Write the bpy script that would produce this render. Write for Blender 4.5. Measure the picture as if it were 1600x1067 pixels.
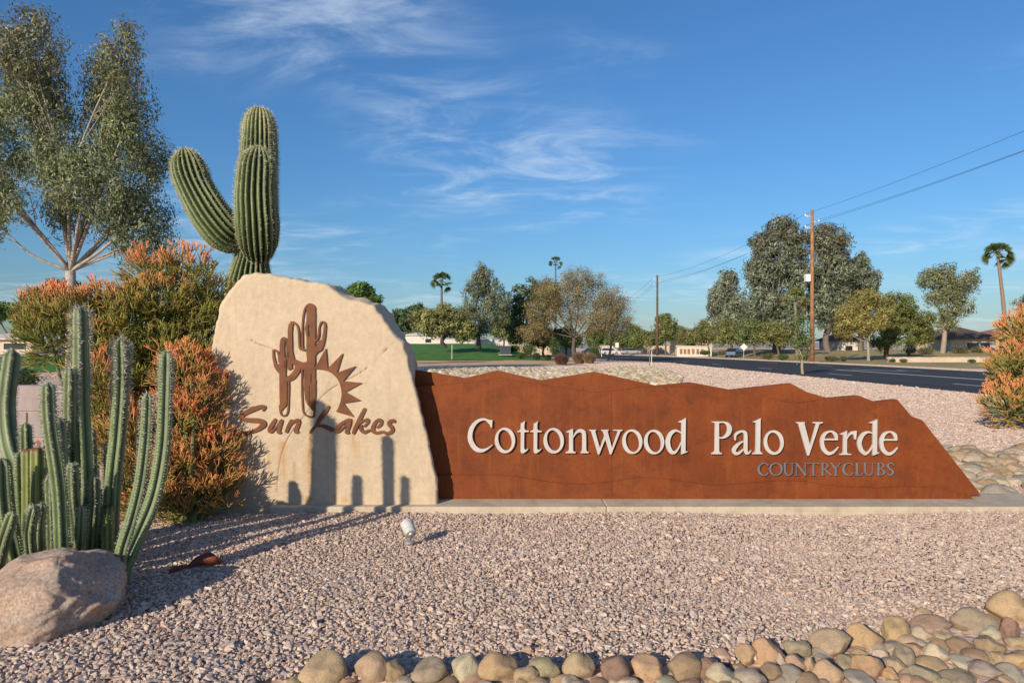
import bpy, bmesh, math, random
import numpy as np
from mathutils import Vector, Matrix, Euler, noise
from mathutils.geometry import tessellate_polygon

for o in list(bpy.data.objects):
    bpy.data.objects.remove(o)
sc = bpy.context.scene
C = sc.collection
R = math.radians
F, H, HY = 1066.667, 1.6, 543.0        # focal length in photo pixels, eye height, horizon row

# ------------------------------------------------------------------ camera
cam_d = bpy.data.cameras.new("camera")
cam_d.lens = 24.0; cam_d.sensor_width = 36.0
cam_d.shift_y = 9.5 / 1600
cam_d.clip_start = 0.05; cam_d.clip_end = 9000
cam = bpy.data.objects.new("camera", cam_d); C.objects.link(cam)
cam.location = (0, 0, H); cam.rotation_euler = (R(90), 0, 0)
sc.camera = cam

# ------------------------------------------------------------------ sky and sun
SUN_EL, SUN_AZ = 20.6, 33.0            # elevation; shadows run 33 degrees right of straight ahead
world = bpy.data.worlds.new("World"); sc.world = world; world.use_nodes = True
wn, wl = world.node_tree.nodes, world.node_tree.links
wn.clear()
w_out = wn.new("ShaderNodeOutputWorld"); w_bg = wn.new("ShaderNodeBackground")
sky = wn.new("ShaderNodeTexSky"); sky.sky_type = 'NISHITA'; sky.sun_disc = False
sky.sun_elevation = R(SUN_EL); sky.sun_rotation = R(180 + SUN_AZ)
sky.altitude = 0; sky.air_density = 1.4; sky.dust_density = 0.42; sky.ozone_density = 10.0
w_bg.inputs['Strength'].default_value = 0.121
def wmath(op, a, b=None, clamp=False):
    n = wn.new("ShaderNodeMath"); n.operation = op; n.use_clamp = clamp
    for i, v in enumerate((a, b)):
        if v is None: continue
        if isinstance(v, (int, float)): n.inputs[i].default_value = v
        else: wl.new(v, n.inputs[i])
    return n.outputs[0]
w_tc = wn.new("ShaderNodeTexCoord"); w_sep = wn.new("ShaderNodeSeparateXYZ")
wl.new(w_tc.outputs['Generated'], w_sep.inputs[0])
w_z = wmath('ADD', wmath('MAXIMUM', w_sep.outputs['Z'], 0.0), 0.10)
w_u = wmath('DIVIDE', w_sep.outputs['X'], w_z); w_v = wmath('DIVIDE', w_sep.outputs['Y'], w_z)
w_uv = wn.new("ShaderNodeCombineXYZ"); wl.new(w_u, w_uv.inputs[0]); wl.new(w_v, w_uv.inputs[1])
def wnoise(scale, loc, rot, sc3, detail, rough, dist):
    m = wn.new("ShaderNodeMapping"); m.inputs['Location'].default_value = loc
    m.inputs['Rotation'].default_value = (0, 0, R(rot)); m.inputs['Scale'].default_value = sc3
    wl.new(w_uv.outputs[0], m.inputs[0])
    n = wn.new("ShaderNodeTexNoise"); n.inputs['Scale'].default_value = scale
    n.inputs['Detail'].default_value = detail; n.inputs['Roughness'].default_value = rough
    n.inputs['Distortion'].default_value = dist
    wl.new(m.outputs[0], n.inputs['Vector'])
    return n.outputs[0]
def wramp(v, a, b):
    n = wn.new("ShaderNodeMapRange"); n.interpolation_type = 'SMOOTHSTEP'
    n.inputs['From Min'].default_value = a; n.inputs['From Max'].default_value = b
    wl.new(v, n.inputs['Value']); return n.outputs[0]
w_fine = wramp(wnoise(1.9, (3.1, 0.4, 0), 24, (1.0, 1.5, 1), 9, 0.62, 0.9), 0.42, 0.78)
w_patch = wramp(wnoise(0.62, (8.1, 3.3, 0), 10, (1.0, 1.0, 1), 3, 0.5, 0.4), 0.42, 0.62)
w_streak = wramp(wnoise(1.5, (7.3, 1.1, 0), 58, (1.0, 4.5, 1), 7, 0.6, 0.5), 0.46, 0.85)
w_cl = wmath('MULTIPLY', wmath('ADD', wmath('MULTIPLY', w_fine, 0.85), wmath('MULTIPLY', w_streak, 0.30)), w_patch)
w_cl = wmath('MULTIPLY', wmath('MULTIPLY', w_cl, wramp(w_sep.outputs['Z'], 0.0, 0.04)), 0.66, True)
w_mix = wn.new("ShaderNodeMixRGB"); w_mix.inputs['Color2'].default_value = (5.8, 6.7, 7.7, 1)
wl.new(w_cl, w_mix.inputs['Fac']); wl.new(sky.outputs[0], w_mix.inputs['Color1'])
wl.new(w_mix.outputs[0], w_bg.inputs['Color']); wl.new(w_bg.outputs[0], w_out.inputs['Surface'])

sun_d = bpy.data.lights.new("sun", 'SUN'); sun_d.energy = 5.0; sun_d.angle = R(0.55)
sun_d.color = (1.0, 0.87, 0.68)
sun = bpy.data.objects.new("sun", sun_d); C.objects.link(sun)
sd = Vector((math.sin(R(SUN_AZ)) * math.cos(R(SUN_EL)), math.cos(R(SUN_AZ)) * math.cos(R(SUN_EL)), -math.sin(R(SUN_EL))))
sun.rotation_euler = sd.to_track_quat('-Z', 'Y').to_euler(); sun.location = (-20, -30, 25)

sc.view_settings.view_transform = 'Standard'; sc.view_settings.look = 'None'
sc.view_settings.exposure = 0.10; sc.view_settings.gamma = 1.0; sc.view_settings.use_curve_mapping = False
sc.render.engine = 'CYCLES'
sc.cycles.use_denoising = True
sc.cycles.max_bounces = 6; sc.cycles.diffuse_bounces = 3; sc.cycles.transmission_bounces = 3
sc.cycles.glossy_bounces = 2; sc.cycles.transparent_max_bounces = 6

# ------------------------------------------------------------------ helpers
def W(px, py, Y):
    return Vector(((px - 800) * Y / F, Y, H - (py - HY) * Y / F))
def G(px, py, z=0.0):
    return W(px, py, (H - z) * F / (py - HY))
ORI = {}
def tag(o, label=None, cat=None, group=None, kind=None):
    if label: o["label"] = label
    if cat: o["category"] = cat
    if group: o["group"] = group
    if kind: o["kind"] = kind
    return o
def empty(name, loc, label=None, cat=None, group=None):
    o = bpy.data.objects.new(name, None); C.objects.link(o)
    o.location = loc; o.empty_display_size = 0.2
    ORI[o.name] = Vector(loc)
    return tag(o, label, cat, group)
def obj(name, me, mat, parent=None, at=None):
    """link a world-space mesh as one object; `at` = origin of a top-level thing"""
    o = bpy.data.objects.new(name, me); C.objects.link(o)
    if mat and not me.materials: me.materials.append(mat)
    if parent is not None:
        org = ORI[parent.name]; me.transform(Matrix.Translation(-org)); o.parent = parent
        ORI[o.name] = org
    else:
        org = Vector(at) if at is not None else Vector((0, 0, 0))
        if at is not None: me.transform(Matrix.Translation(-org)); o.location = org
        ORI[o.name] = org
    return o
def mesh_np(name, V, Fc, smooth=False, col=None, attr=None):
    """fast mesh from arrays; Fc is one array or a list of arrays of equal-sized faces"""
    me = bpy.data.meshes.new(name)
    V = np.asarray(V, np.float32).reshape(-1, 3)
    if not isinstance(Fc, list): Fc = [Fc]
    Fc = [np.asarray(f, np.int32) for f in Fc if len(f)]
    me.vertices.add(len(V)); me.vertices.foreach_set("co", V.ravel())
    nl = sum(f.size for f in Fc); npoly = sum(len(f) for f in Fc)
    me.loops.add(nl); me.polygons.add(npoly)
    me.loops.foreach_set("vertex_index", np.concatenate([f.ravel() for f in Fc]))
    st = []; k = 0
    for f in Fc:
        st.append(k + np.arange(len(f)) * f.shape[1]); k += f.size
    me.polygons.foreach_set("loop_start", np.concatenate(st).astype(np.int32))
    me.polygons.foreach_set("use_smooth", np.full(npoly, smooth))
    me.update(calc_edges=True)
    if col is not None:
        col = np.asarray(col, np.float32)
        if col.shape[1] == 3: col = np.hstack([col, np.ones((len(col), 1), np.float32)])
        a = me.attributes.new("col", 'FLOAT_COLOR', 'POINT'); a.data.foreach_set("color", col.ravel())
    for k_, v_ in (attr or {}).items():
        a = me.attributes.new(k_, 'FLOAT', 'POINT'); a.data.foreach_set("value", np.asarray(v_, np.float32))
    return me
class Geo:
    """collects tubes, boxes and leaf quads, builds one mesh"""
    def __init__(s): s.V = []; s.Q = []; s.T = []; s.n = 0; s.c = []
    def add(s, V, Q=None, T=None, col=None):
        V = np.asarray(V, float).reshape(-1, 3)
        if Q is not None and len(Q): s.Q.append(np.asarray(Q) + s.n)
        if T is not None and len(T): s.T.append(np.asarray(T) + s.n)
        s.V.append(V); s.n += len(V)
        if col is None: col = (1, 1, 1)
        col = np.asarray(col, float)
        s.c.append(np.tile(col, (len(V), 1)) if col.ndim == 1 else col)
    def tube(s, pts, rad, n=6, col=None, cap=True):
        P = np.asarray([tuple(p) for p in pts], float); m = len(P)
        rad = np.broadcast_to(np.asarray(rad, float), (m,))
        T = np.gradient(P, axis=0); T /= np.linalg.norm(T, axis=1)[:, None] + 1e-9
        ref = np.array([0.0, 0, 1]) if abs(T[0][2]) < 0.9 else np.array([1.0, 0, 0])
        A = np.cross(T, ref); A /= np.linalg.norm(A, axis=1)[:, None] + 1e-9
        B = np.cross(T, A)
        th = np.arange(n) * 2 * math.pi / n
        V = P[:, None] + rad[:, None, None] * (np.cos(th)[None, :, None] * A[:, None] + np.sin(th)[None, :, None] * B[:, None])
        i = np.arange(m - 1)[:, None] * n; j = np.arange(n)[None]; j2 = (j + 1) % n
        Q = np.stack([i + j, i + j2, i + n + j2, i + n + j], -1).reshape(-1, 4)
        V = V.reshape(-1, 3); T3 = []
        if cap:
            V = np.vstack([V, P[:1], P[-1:]]); a, b = m * n, m * n + 1
            for k in range(n):
                T3.append((a, (k + 1) % n, k)); T3.append((b, (m - 1) * n + k, (m - 1) * n + (k + 1) % n))
        if col is not None:
            col = np.asarray(col, float)
            if col.ndim == 2:
                cc = np.repeat(col, n, axis=0)
                col = np.vstack([cc, col[:1], col[-1:]]) if cap else cc
        s.add(V, Q, T3, col)
    def box(s, lo, hi, rot=None, piv=None):
        x0, y0, z0 = lo; x1, y1, z1 = hi
        V = np.array([(x0, y0, z0), (x1, y0, z0), (x1, y1, z0), (x0, y1, z0), (x0, y0, z1), (x1, y0, z1), (x1, y1, z1), (x0, y1, z1)], float)
        if rot is not None:
            M = np.array(Euler(rot).to_matrix()); piv = np.array(piv if piv is not None else V.mean(0))
            V = (V - piv) @ M.T + piv
        s.add(V, [(0, 3, 2, 1), (4, 5, 6, 7), (0, 1, 5, 4), (1, 2, 6, 5), (2, 3, 7, 6), (3, 0, 4, 7)])
    def mesh(s, name, smooth=False, col=False):
        return mesh_np(name, np.vstack(s.V), [np.vstack(q) for q in (s.Q, s.T) if q], smooth, np.vstack(s.c) if col else None)

# ------------------------------------------------------------------ materials
class NT:
    def __init__(s, name):
        s.m = bpy.data.materials.new(name); s.m.use_nodes = True
        s.n, s.l = s.m.node_tree.nodes, s.m.node_tree.links
        s.b = s.n["Principled BSDF"]; s.out = s.n["Material Output"]
    def new(s, t, **kw):
        n = s.n.new(t)
        for k, v in kw.items(): setattr(n, k, v)
        return n
    def link(s, a, b): s.l.new(a, b)
    def coord(s, kind='Object', scale=(1, 1, 1)):
        tc = s.new("ShaderNodeTexCoord"); mp = s.new("ShaderNodeMapping"); mp.inputs['Scale'].default_value = scale
        s.link(tc.outputs[kind], mp.inputs[0]); return mp.outputs[0]
    def noise(s, vec, scale, detail=4, rough=0.55, dist=0.0):
        n = s.new("ShaderNodeTexNoise"); n.inputs['Scale'].default_value = scale; n.inputs['Detail'].default_value = detail
        n.inputs['Roughness'].default_value = rough; n.inputs['Distortion'].default_value = dist
        s.link(vec, n.inputs['Vector']); return n.outputs[0]
    def vor(s, vec, scale, feature='F1', out='Distance'):
        n = s.new("ShaderNodeTexVoronoi", feature=feature); n.inputs['Scale'].default_value = scale
        s.link(vec, n.inputs['Vector']); return n.outputs[out]
    def ramp(s, v, stops):
        r = s.new("ShaderNodeValToRGB"); e = r.color_ramp.elements
        while len(e) < len(stops): e.new(0.5)
        for i, (p, c) in enumerate(stops):
            e[i].position = p; e[i].color = tuple(c) + (1,) if len(c) == 3 else c
        s.link(v, r.inputs[0]); return r.outputs[0]
    def mix(s, fac, a, b, mode='MIX'):
        m = s.new("ShaderNodeMixRGB", blend_type=mode)
        for k, v in (('Fac', fac), ('Color1', a), ('Color2', b)):
            if isinstance(v, (int, float)): m.inputs[k].default_value = v
            elif isinstance(v, tuple): m.inputs[k].default_value = v + (1,) if len(v) == 3 else v
            else: s.link(v, m.inputs[k])
        return m.outputs[0]
    def math(s, op, a, b=None, clamp=False):
        n = s.new("ShaderNodeMath", operation=op, use_clamp=clamp)
        for i, v in enumerate((a, b)):
            if v is None: continue
            if isinstance(v, (int, float)): n.inputs[i].default_value = v
            else: s.link(v, n.inputs[i])
        return n.outputs[0]
    def attr(s, name, out='Color'):
        a = s.new("ShaderNodeAttribute"); a.attribute_name = name; return a.outputs[out]
    def bump(s, h, strength=0.3, dist=0.01):
        b = s.new("ShaderNodeBump"); b.inputs['Strength'].default_value = strength; b.inputs['Distance'].default_value = dist
        s.link(h, b.inputs['Height']); s.link(b.outputs[0], s.b.inputs['Normal'])
    def done(s, col=None, rough=0.7, metal=0.0, spec=0.3):
        if col is not None:
            if isinstance(col, tuple): s.b.inputs['Base Color'].default_value = col + (1,)
            else: s.link(col, s.b.inputs['Base Color'])
        if isinstance(rough, (int, float)): s.b.inputs['Roughness'].default_value = rough
        else: s.link(rough, s.b.inputs['Roughness'])
        s.b.inputs['Metallic'].default_value = metal; s.b.inputs['Specular IOR Level'].default_value = spec
        return s.m
def plain(name, col, rough=0.7, metal=0.0, var=0.25, scale=6.0, bump=0.0, bscale=40.0, spec=0.3):
    t = NT(name); v = t.coord()
    n = t.noise(v, scale, 5)
    lo = tuple(c * (1 - var) for c in col); hi = tuple(min(1, c * (1 + var)) for c in col)
    c = t.ramp(n, [(0.3, lo), (0.7, hi)])
    if bump: t.bump(t.noise(v, bscale, 6), bump, 0.01)
    return t.done(c, rough, metal, spec)
def leaf_mat(name, trans=0.22, rough=0.6):
    t = NT(name); c = t.attr("col")
    d = t.b; d.inputs['Roughness'].default_value = rough; d.inputs['Specular IOR Level'].default_value = 0.25
    t.link(c, d.inputs['Base Color'])
    tr = t.new("ShaderNodeBsdfTranslucent"); t.link(c, tr.inputs[0])
    mx = t.new("ShaderNodeMixShader"); mx.inputs[0].default_value = trans
    t.link(d.outputs[0], mx.inputs[1]); t.link(tr.outputs[0], mx.inputs[2]); t.link(mx.outputs[0], t.out.inputs[0])
    return t.m
def vcol_mat(name, rough=0.7, var=0.2, scale=30, bump=0.0, spec=0.3):
    t = NT(name); v = t.coord(); c = t.attr("col")
    n = t.noise(v, scale, 5)
    k = t.ramp(n, [(0.3, (1 - var,) * 3), (0.7, (1 + var,) * 3)])
    if bump: t.bump(n, bump, 0.01)
    return t.done(t.mix(1.0, c, k, 'MULTIPLY'), rough, 0, spec)
M = {}
M['leaf'] = leaf_mat("leaf"); M['bark'] = vcol_mat("bark", 0.85, 0.3, 8, 0.4)
def succ():
    t = NT("succulent_skin"); v = t.coord(); c = t.attr("col")
    k = t.ramp(t.noise(v, 7, 6, .65), [(0.3, (.74, .78, .76)), (0.7, (1.2, 1.16, 1.05))]); c = t.mix(1.0, c, k, 'MULTIPLY')
    c = t.mix(t.ramp(t.noise(v, 4.5, 8, .7, .5), [(0.64, (0, 0, 0)), (0.74, (.7,) * 3)]), c, (.17, .125, .07))
    t.bump(t.noise(v, 40, 5), .25, .01); return t.done(c, 0.5, 0, .35)
M['succulent'] = succ(); M['twig'] = vcol_mat("pencil_twig", 0.55, 0.12, 25, 0.0, 0.3)
M['spine'] = vcol_mat("cactus_spines", 0.6, 0.1, 50)

def gravel_mat():
    t = NT("gravel_stone"); oi = t.new("ShaderNodeObjectInfo"); v = t.coord('Object')
    c = t.ramp(oi.outputs['Random'], [(0.0, (0.38, 0.265, 0.215)), (0.14, (0.50, 0.375, 0.315)), (0.34, (0.60, 0.455, 0.37)), (0.50, (0.68, 0.53, 0.425)),
                                      (0.62, (0.51, 0.39, 0.325)), (0.74, (0.66, 0.51, 0.40)), (0.84, (0.54, 0.355, 0.25)), (0.93, (0.72, 0.60, 0.50)), (1.0, (0.40, 0.335, 0.31))])
    n = t.noise(v, 3.0, 6, 0.65)
    k = t.ramp(n, [(0.25, (0.72,) * 3), (0.75, (1.2,) * 3)])
    t.bump(t.noise(v, 6, 5), 0.35, 0.05)
    return t.done(t.mix(1.0, c, k, 'MULTIPLY'), 0.85, 0, 0.2)
M['gravel'] = gravel_mat()
def ground_mat():
    t = NT("gravel_ground"); v = t.coord('Object')
    cell = t.vor(v, 26.0, 'F1', 'Color'); sep = t.new("ShaderNodeSeparateColor"); t.link(cell, sep.inputs[0])
    c = t.ramp(sep.outputs[0], [(0.0, (0.46, 0.315, 0.24)), (0.3, (0.62, 0.455, 0.365)), (0.6, (0.72, 0.54, 0.44)), (0.85, (0.80, 0.62, 0.50)), (1.0, (0.70, 0.49, 0.36))])
    big = t.noise(v, 0.35, 6, 0.6)
    c = t.mix(1.0, c, t.ramp(big, [(0.3, (0.86, 0.85, 0.85)), (0.7, (1.12, 1.10, 1.08))]), 'MULTIPLY')
    fine = t.noise(v, 5.0, 8, 0.75)
    c = t.mix(1.0, c, t.ramp(fine, [(0.3, (0.80,) * 3), (0.7, (1.15,) * 3)]), 'MULTIPLY')
    t.bump(t.vor(v, 26.0, 'F1', 'Distance'), 0.45, 0.02)
    return t.done(c, 0.9, 0, 0.1)
M['ground'] = ground_mat()
def cobble_mat():
    t = NT("river_rock"); oi = t.new("ShaderNodeObjectInfo"); v = t.coord('Object')
    n1 = t.noise(v, 2.2, 6, 0.6, 0.4); n2 = t.noise(v, 14.0, 6, 0.7)
    k = t.ramp(n1, [(0.25, (0.60, 0.57, 0.54)), (0.48, (1.0, 0.99, 0.97)), (0.62, (1.05, 1.0, 0.92)), (0.80, (1.35, 1.28, 1.18))])
    k2 = t.ramp(n2, [(0.3, (0.76,) * 3), (0.7, (1.18,) * 3)])
    c = t.mix(1.0, t.mix(1.0, oi.outputs['Color'], k, 'MULTIPLY'), k2, 'MULTIPLY')
    t.bump(t.noise(v, 9, 8, 0.7), 0.35, 0.05)
    return t.done(c, 0.8, 0, 0.25)
M['cobble'] = cobble_mat()
def corten_mat():
    t = NT("weathered_steel"); v = t.coord('Object'); vs = t.coord('Object', (9, 9, 0.8))
    a = t.noise(v, 2.4, 7, 0.65); b = t.noise(vs, 1.6, 6, 0.6); g = t.noise(v, 60, 4, 0.7)
    c = t.ramp(a, [(0.28, (0.125, 0.028, 0.007)), (0.5, (0.182, 0.041, 0.008)), (0.75, (0.235, 0.058, 0.011))])
    c = t.mix(t.ramp(b, [(0.48, (0, 0, 0)), (0.84, (0.42,) * 3)]), c, (0.26, 0.080, 0.014))
    c = t.mix(1.0, c, t.ramp(g, [(0.3, (0.85,) * 3), (0.7, (1.12,) * 3)]), 'MULTIPLY')
    bl = t.noise(v, 7.0, 8, 0.75, 0.6); c = t.mix(t.ramp(bl, [(0.50, (0, 0, 0)), (0.70, (.70,) * 3)]), c, (0.095, 0.023, 0.008))
    st = t.noise(t.coord('Object', (15, 15, 0.7)), 1.0, 7, 0.7, 0.8); c = t.mix(t.ramp(st, [(0.56, (0, 0, 0)), (0.84, (.45,) * 3)]), c, (0.31, 0.115, 0.024))
    t.bump(g, 0.06, 0.004)
    return t.done(c, 0.72, 0.0, 0.3)
M['corten'] = corten_mat()
M['emblem'] = plain("rusted_emblem_steel", (0.165, 0.062, 0.026), 0.7, 0, 0.25, 7, 0.05, 60)
def letter_mat():
    t = NT("painted_letter"); v = t.coord('Object', (14, 14, 3))
    c = t.ramp(t.noise(v, 1.5, 5), [(0.3, (0.46, 0.42, 0.395)), (0.7, (0.54, 0.50, 0.47))])
    return t.done(c, 0.5, 0, 0.3)
M['letter'] = letter_mat()
M['letter_small'] = plain("brushed_metal_letter", (0.27, 0.25, 0.27), 0.42, 0.55, 0.2, 30)
def stucco_mat():
    t = NT("sculpted_stone"); v = t.coord('Object')
    n = t.noise(v, 1.7, 6, 0.6); f = t.noise(v, 22, 7, 0.7)
    c = t.ramp(n, [(0.28, (0.47, 0.362, 0.252)), (0.45, (0.535, 0.42, 0.297)), (0.6, (0.555, 0.436, 0.305)), (0.78, (0.60, 0.478, 0.34))])
    c = t.mix(1.0, c, t.ramp(f, [(0.3, (0.88,) * 3), (0.7, (1.08,) * 3)]), 'MULTIPLY')
    pit = t.vor(v, 38, 'F1', 'Distance'); c = t.mix(t.ramp(pit, [(0.05, (.5,) * 3), (0.16, (0, 0, 0))]), c, (0.30, 0.215, 0.14))
    sv_ = t.coord('Object', (7, 7, .55)); c = t.mix(t.ramp(t.noise(sv_, 1.3, 5, .6), [(0.56, (0, 0, 0)), (0.80, (.42,) * 3)]), c, (0.36, 0.255, 0.155))
    c = t.mix(t.math('MULTIPLY', t.attr("rust", 'Fac'), 1.0, True), c, (0.44, 0.215, 0.06))
    c = t.mix(t.math('MULTIPLY', t.attr("crack", 'Fac'), 1.0, True), c, (0.19, 0.125, 0.080))
    t.bump(t.noise(v, 45, 8, 0.7), 0.22, 0.01)
    return t.done(c, 0.88, 0, 0.15)
M['stucco'] = stucco_mat()
def plinth_mat():
    t = NT("stained_concrete"); v = t.coord(); n = t.noise(v, 4.5, 6, .65); f = t.noise(v, 70, 4, .7)
    c = t.ramp(n, [(.25, (.36, .295, .215)), (.5, (.50, .415, .31)), (.75, (.60, .51, .395))])
    c = t.mix(t.ramp(t.noise(t.coord('Object', (5, 1, 1)), 1.6, 7, .7), [(.56, (0, 0, 0)), (.76, (.55,) * 3)]), c, (.36, .19, .085))
    c = t.mix(1.0, c, t.ramp(f, [(.3, (.86,) * 3), (.7, (1.1,) * 3)]), 'MULTIPLY'); t.bump(t.noise(v, 45, 8, .7), .4, .01)
    return t.done(c, .92, 0, .1)
M['plinth'] = plinth_mat()
M['concrete'] = plain("concrete", (0.52, 0.43, 0.32), 0.9, 0, 0.28, 4.5, 0.35, 45, 0.1)
def granite_mat():
    t = NT("granite_boulder"); v = t.coord('Object')
    n = t.noise(v, 3.0, 7, 0.65, 0.3); f = t.noise(v, 55, 5, 0.75); s = t.vor(v, 90, 'F1', 'Color')
    c = t.ramp(n, [(0.25, (0.30, 0.235, 0.195)), (0.42, (0.47, 0.365, 0.295)), (0.55, (0.54, 0.375, 0.275)), (0.64, (0.50, 0.405, 0.34)), (0.80, (0.64, 0.55, 0.47))])
    c = t.mix(1.0, c, t.ramp(f, [(0.32, (0.55,) * 3), (0.5, (1.0,) * 3), (0.68, (1.4,) * 3)]), 'MULTIPLY')
    t.bump(t.noise(v, 16, 12, 0.8), 0.8, 0.035)
    return t.done(c, 0.9, 0, 0.2)
M['granite'] = granite_mat()
def asphalt_mat():
    t = NT("asphalt"); v = t.coord('Object'); vs = t.coord('Object', (1, 0.05, 1))
    c = t.ramp(t.noise(vs, 0.9, 5), [(0.3, (0.036, 0.035, 0.037)), (0.7, (0.056, 0.053, 0.054))])
    t.bump(t.noise(v, 60, 3), 0.3, 0.01)
    return t.done(c, 0.85, 0, 0.25)
M['asphalt'] = asphalt_mat()
M['paint'] = plain("road_paint", (0.72, 0.71, 0.68), 0.7, 0, 0.12, 3)
M['kerb'] = plain("kerb_concrete", (0.62, 0.50, 0.39), 0.9, 0, 0.15, 2)
M['grass'] = plain("mown_grass", (0.085, 0.19, 0.045), 0.9, 0, 0.3, 0.8, 0.4, 20, 0.1)
M['dry_grass'] = plain("dry_grass", (0.36, 0.28, 0.13), 0.9, 0, 0.3, 0.6, 0.4, 20, 0.1)
M['dirt'] = plain("bare_dirt", (0.60, 0.40, 0.23), 0.95, 0, 0.2, 0.5, 0.4, 10, 0.1)
M['wood_pole'] = plain("pole_wood", (0.30, 0.155, 0.075), 0.85, 0, 0.3, 3, 0.3, 30)
M['wood_pole_grey'] = plain("old_pole_wood", (0.13, 0.085, 0.06), 0.85, 0, 0.3, 3)
M['metal'] = plain("grey_metal", (0.42, 0.42, 0.42), 0.45, 0.5, 0.1, 5)
M['wire'] = plain("wire", (0.05, 0.05, 0.055), 0.6, 0, 0.1, 5)
M['white_paint'] = plain("white_paint", (0.72, 0.72, 0.70), 0.5, 0, 0.06, 9)
M['lamp_paint'] = plain("lamp_paint", (0.50, 0.49, 0.46), 0.5, 0, 0.15, 12)
M['dark_glass'] = plain("window_glass", (0.02, 0.023, 0.028), 0.12, 0, 0.2, 2, 0, 40, 0.6)
M['rubber'] = plain("tyre_rubber", (0.02, 0.02, 0.02), 0.85, 0, 0.1, 9)
M['beige_wall'] = plain("beige_plaster", (0.56, 0.44, 0.33), 0.9, 0, 0.12, 1.0, 0.2, 30)
M['pale_wall'] = plain("pale_plaster", (0.62, 0.56, 0.49), 0.9, 0, 0.10, 1.0, 0.2, 30)
M['block'] = plain("wall_block", (0.34, 0.28, 0.265), 0.95, 0, 0.18, 5, 0.5, 60, 0.1)
M['roof_dark'] = plain("roof_tile_brown", (0.105, 0.070, 0.052), 0.85, 0, 0.3, 3, 0.4, 25)
M['roof_red'] = plain("roof_tile_red", (0.32, 0.135, 0.09), 0.85, 0, 0.3, 3, 0.4, 25)
M['roof_pale'] = plain("roof_pale", (0.60, 0.56, 0.52), 0.8, 0, 0.15, 2)
# ================================================================== the setting: ground, road, lawns
def sheet(name, pts, z, mat, kind='structure'):
    """flat polygon sheet (pts in order), triangulated"""
    P = [Vector((p[0], p[1], p[2] if len(p) > 2 else z)) for p in pts]
    tri = tessellate_polygon([[Vector((p.x, p.y, 0)) for p in P]])
    me = mesh_np(name, [tuple(p) for p in P], np.array(tri))
    o = obj(name, me, mat); tag(o, kind=kind)
    for f in me.polygons:
        if f.normal.z < 0: f.flip()
    return o
def strip(name, left, right, z, mat, kind='structure', parent=None):
    V = []; Q = []
    for i, (a, b) in enumerate(zip(left, right)):
        za = a[2] if len(a) > 2 else z; zb = b[2] if len(b) > 2 else z
        V += [(a[0], a[1], za), (b[0], b[1], zb)]
        if i: Q.append((2 * i - 2, 2 * i - 1, 2 * i + 1, 2 * i))
    o = obj(name, mesh_np(name, V, np.array(Q)), mat, parent)
    if kind: tag(o, kind=kind)
    return o
# ground: one sheet to the horizon, finer near the camera
rings = [0, 6, 14, 30, 60, 120, 260, 600, 1500, 4000]
gv = [(0, 0, 0)]; gq = []; gt = []
NS = 48
for k, r in enumerate(rings[1:]):
    for j in range(NS):
        a = 2 * math.pi * j / NS; gv.append((r * math.cos(a), r * math.sin(a), 0))
for j in range(NS): gt.append((0, 1 + j, 1 + (j + 1) % NS))
for k in range(len(rings) - 2):
    for j in range(NS):
        a = 1 + k * NS; b = a + NS; j2 = (j + 1) % NS
        gq.append((a + j, b + j, b + j2, a + j2))
tag(obj('ground', mesh_np('ground', gv, [np.array(gq), np.array(gt)]), M['ground']), kind='structure')

road_near = [(16.2, -40), (16.2, 0), (16.2, 24), (16.5, 60), (15, 80), (12.2, 98), (8, 125), (2, 160), (-10, 210), (-40, 290)]
road_far = [(31, -40), (31, 0), (31, 24), (31, 60), (30.3, 80), (28.2, 110), (24, 140), (17.5, 180), (5, 232), (-24, 315)]
strip('road', road_near, road_far, 0.012, M['asphalt'])
def kerb(name, line, w, h, mat):
    V = []; Q = []
    for i, (x, y) in enumerate(line):
        V += [(x, y, 0), (x, y, h), (x + w, y, h), (x + w, y, 0)]
        if i:
            a = 4 * (i - 1); b = 4 * i
            for j in range(3): Q.append((a + j, a + j + 1, b + j + 1, b + j))
    tag(obj(name, mesh_np(name, V, np.array(Q)), mat), kind='structure')
kerb('kerb', road_far, 0.3, 0.13, M['kerb'])
strip('pavement', [(x + 1.2, y) for x, y in road_far[:7]], [(x + 3.0, y) for x, y in road_far[:7]], 0.016, M['kerb'])
def marking(x, y0, y1, w):
    strip('road_marking', [(x, y0), (x, y1)], [(x + w, y0), (x + w, y1)], 0.018, M['paint'])
marking(23.1, 12, 49, 0.30)
for y0 in (14.9, 27.0, 38.8, 50.8, 63, 75): marking(19.25, y0, y0 + 2.9, 0.14)
for y0 in (33.0, 45.5, 58, 70): marking(27.2, y0, y0 + 2.9, 0.14)
strip('road_marking', [(24.4, 49.4), (26.2, 45.8)], [(24.75, 49.4), (26.55, 45.8)], 0.018, M['paint'])

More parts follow.
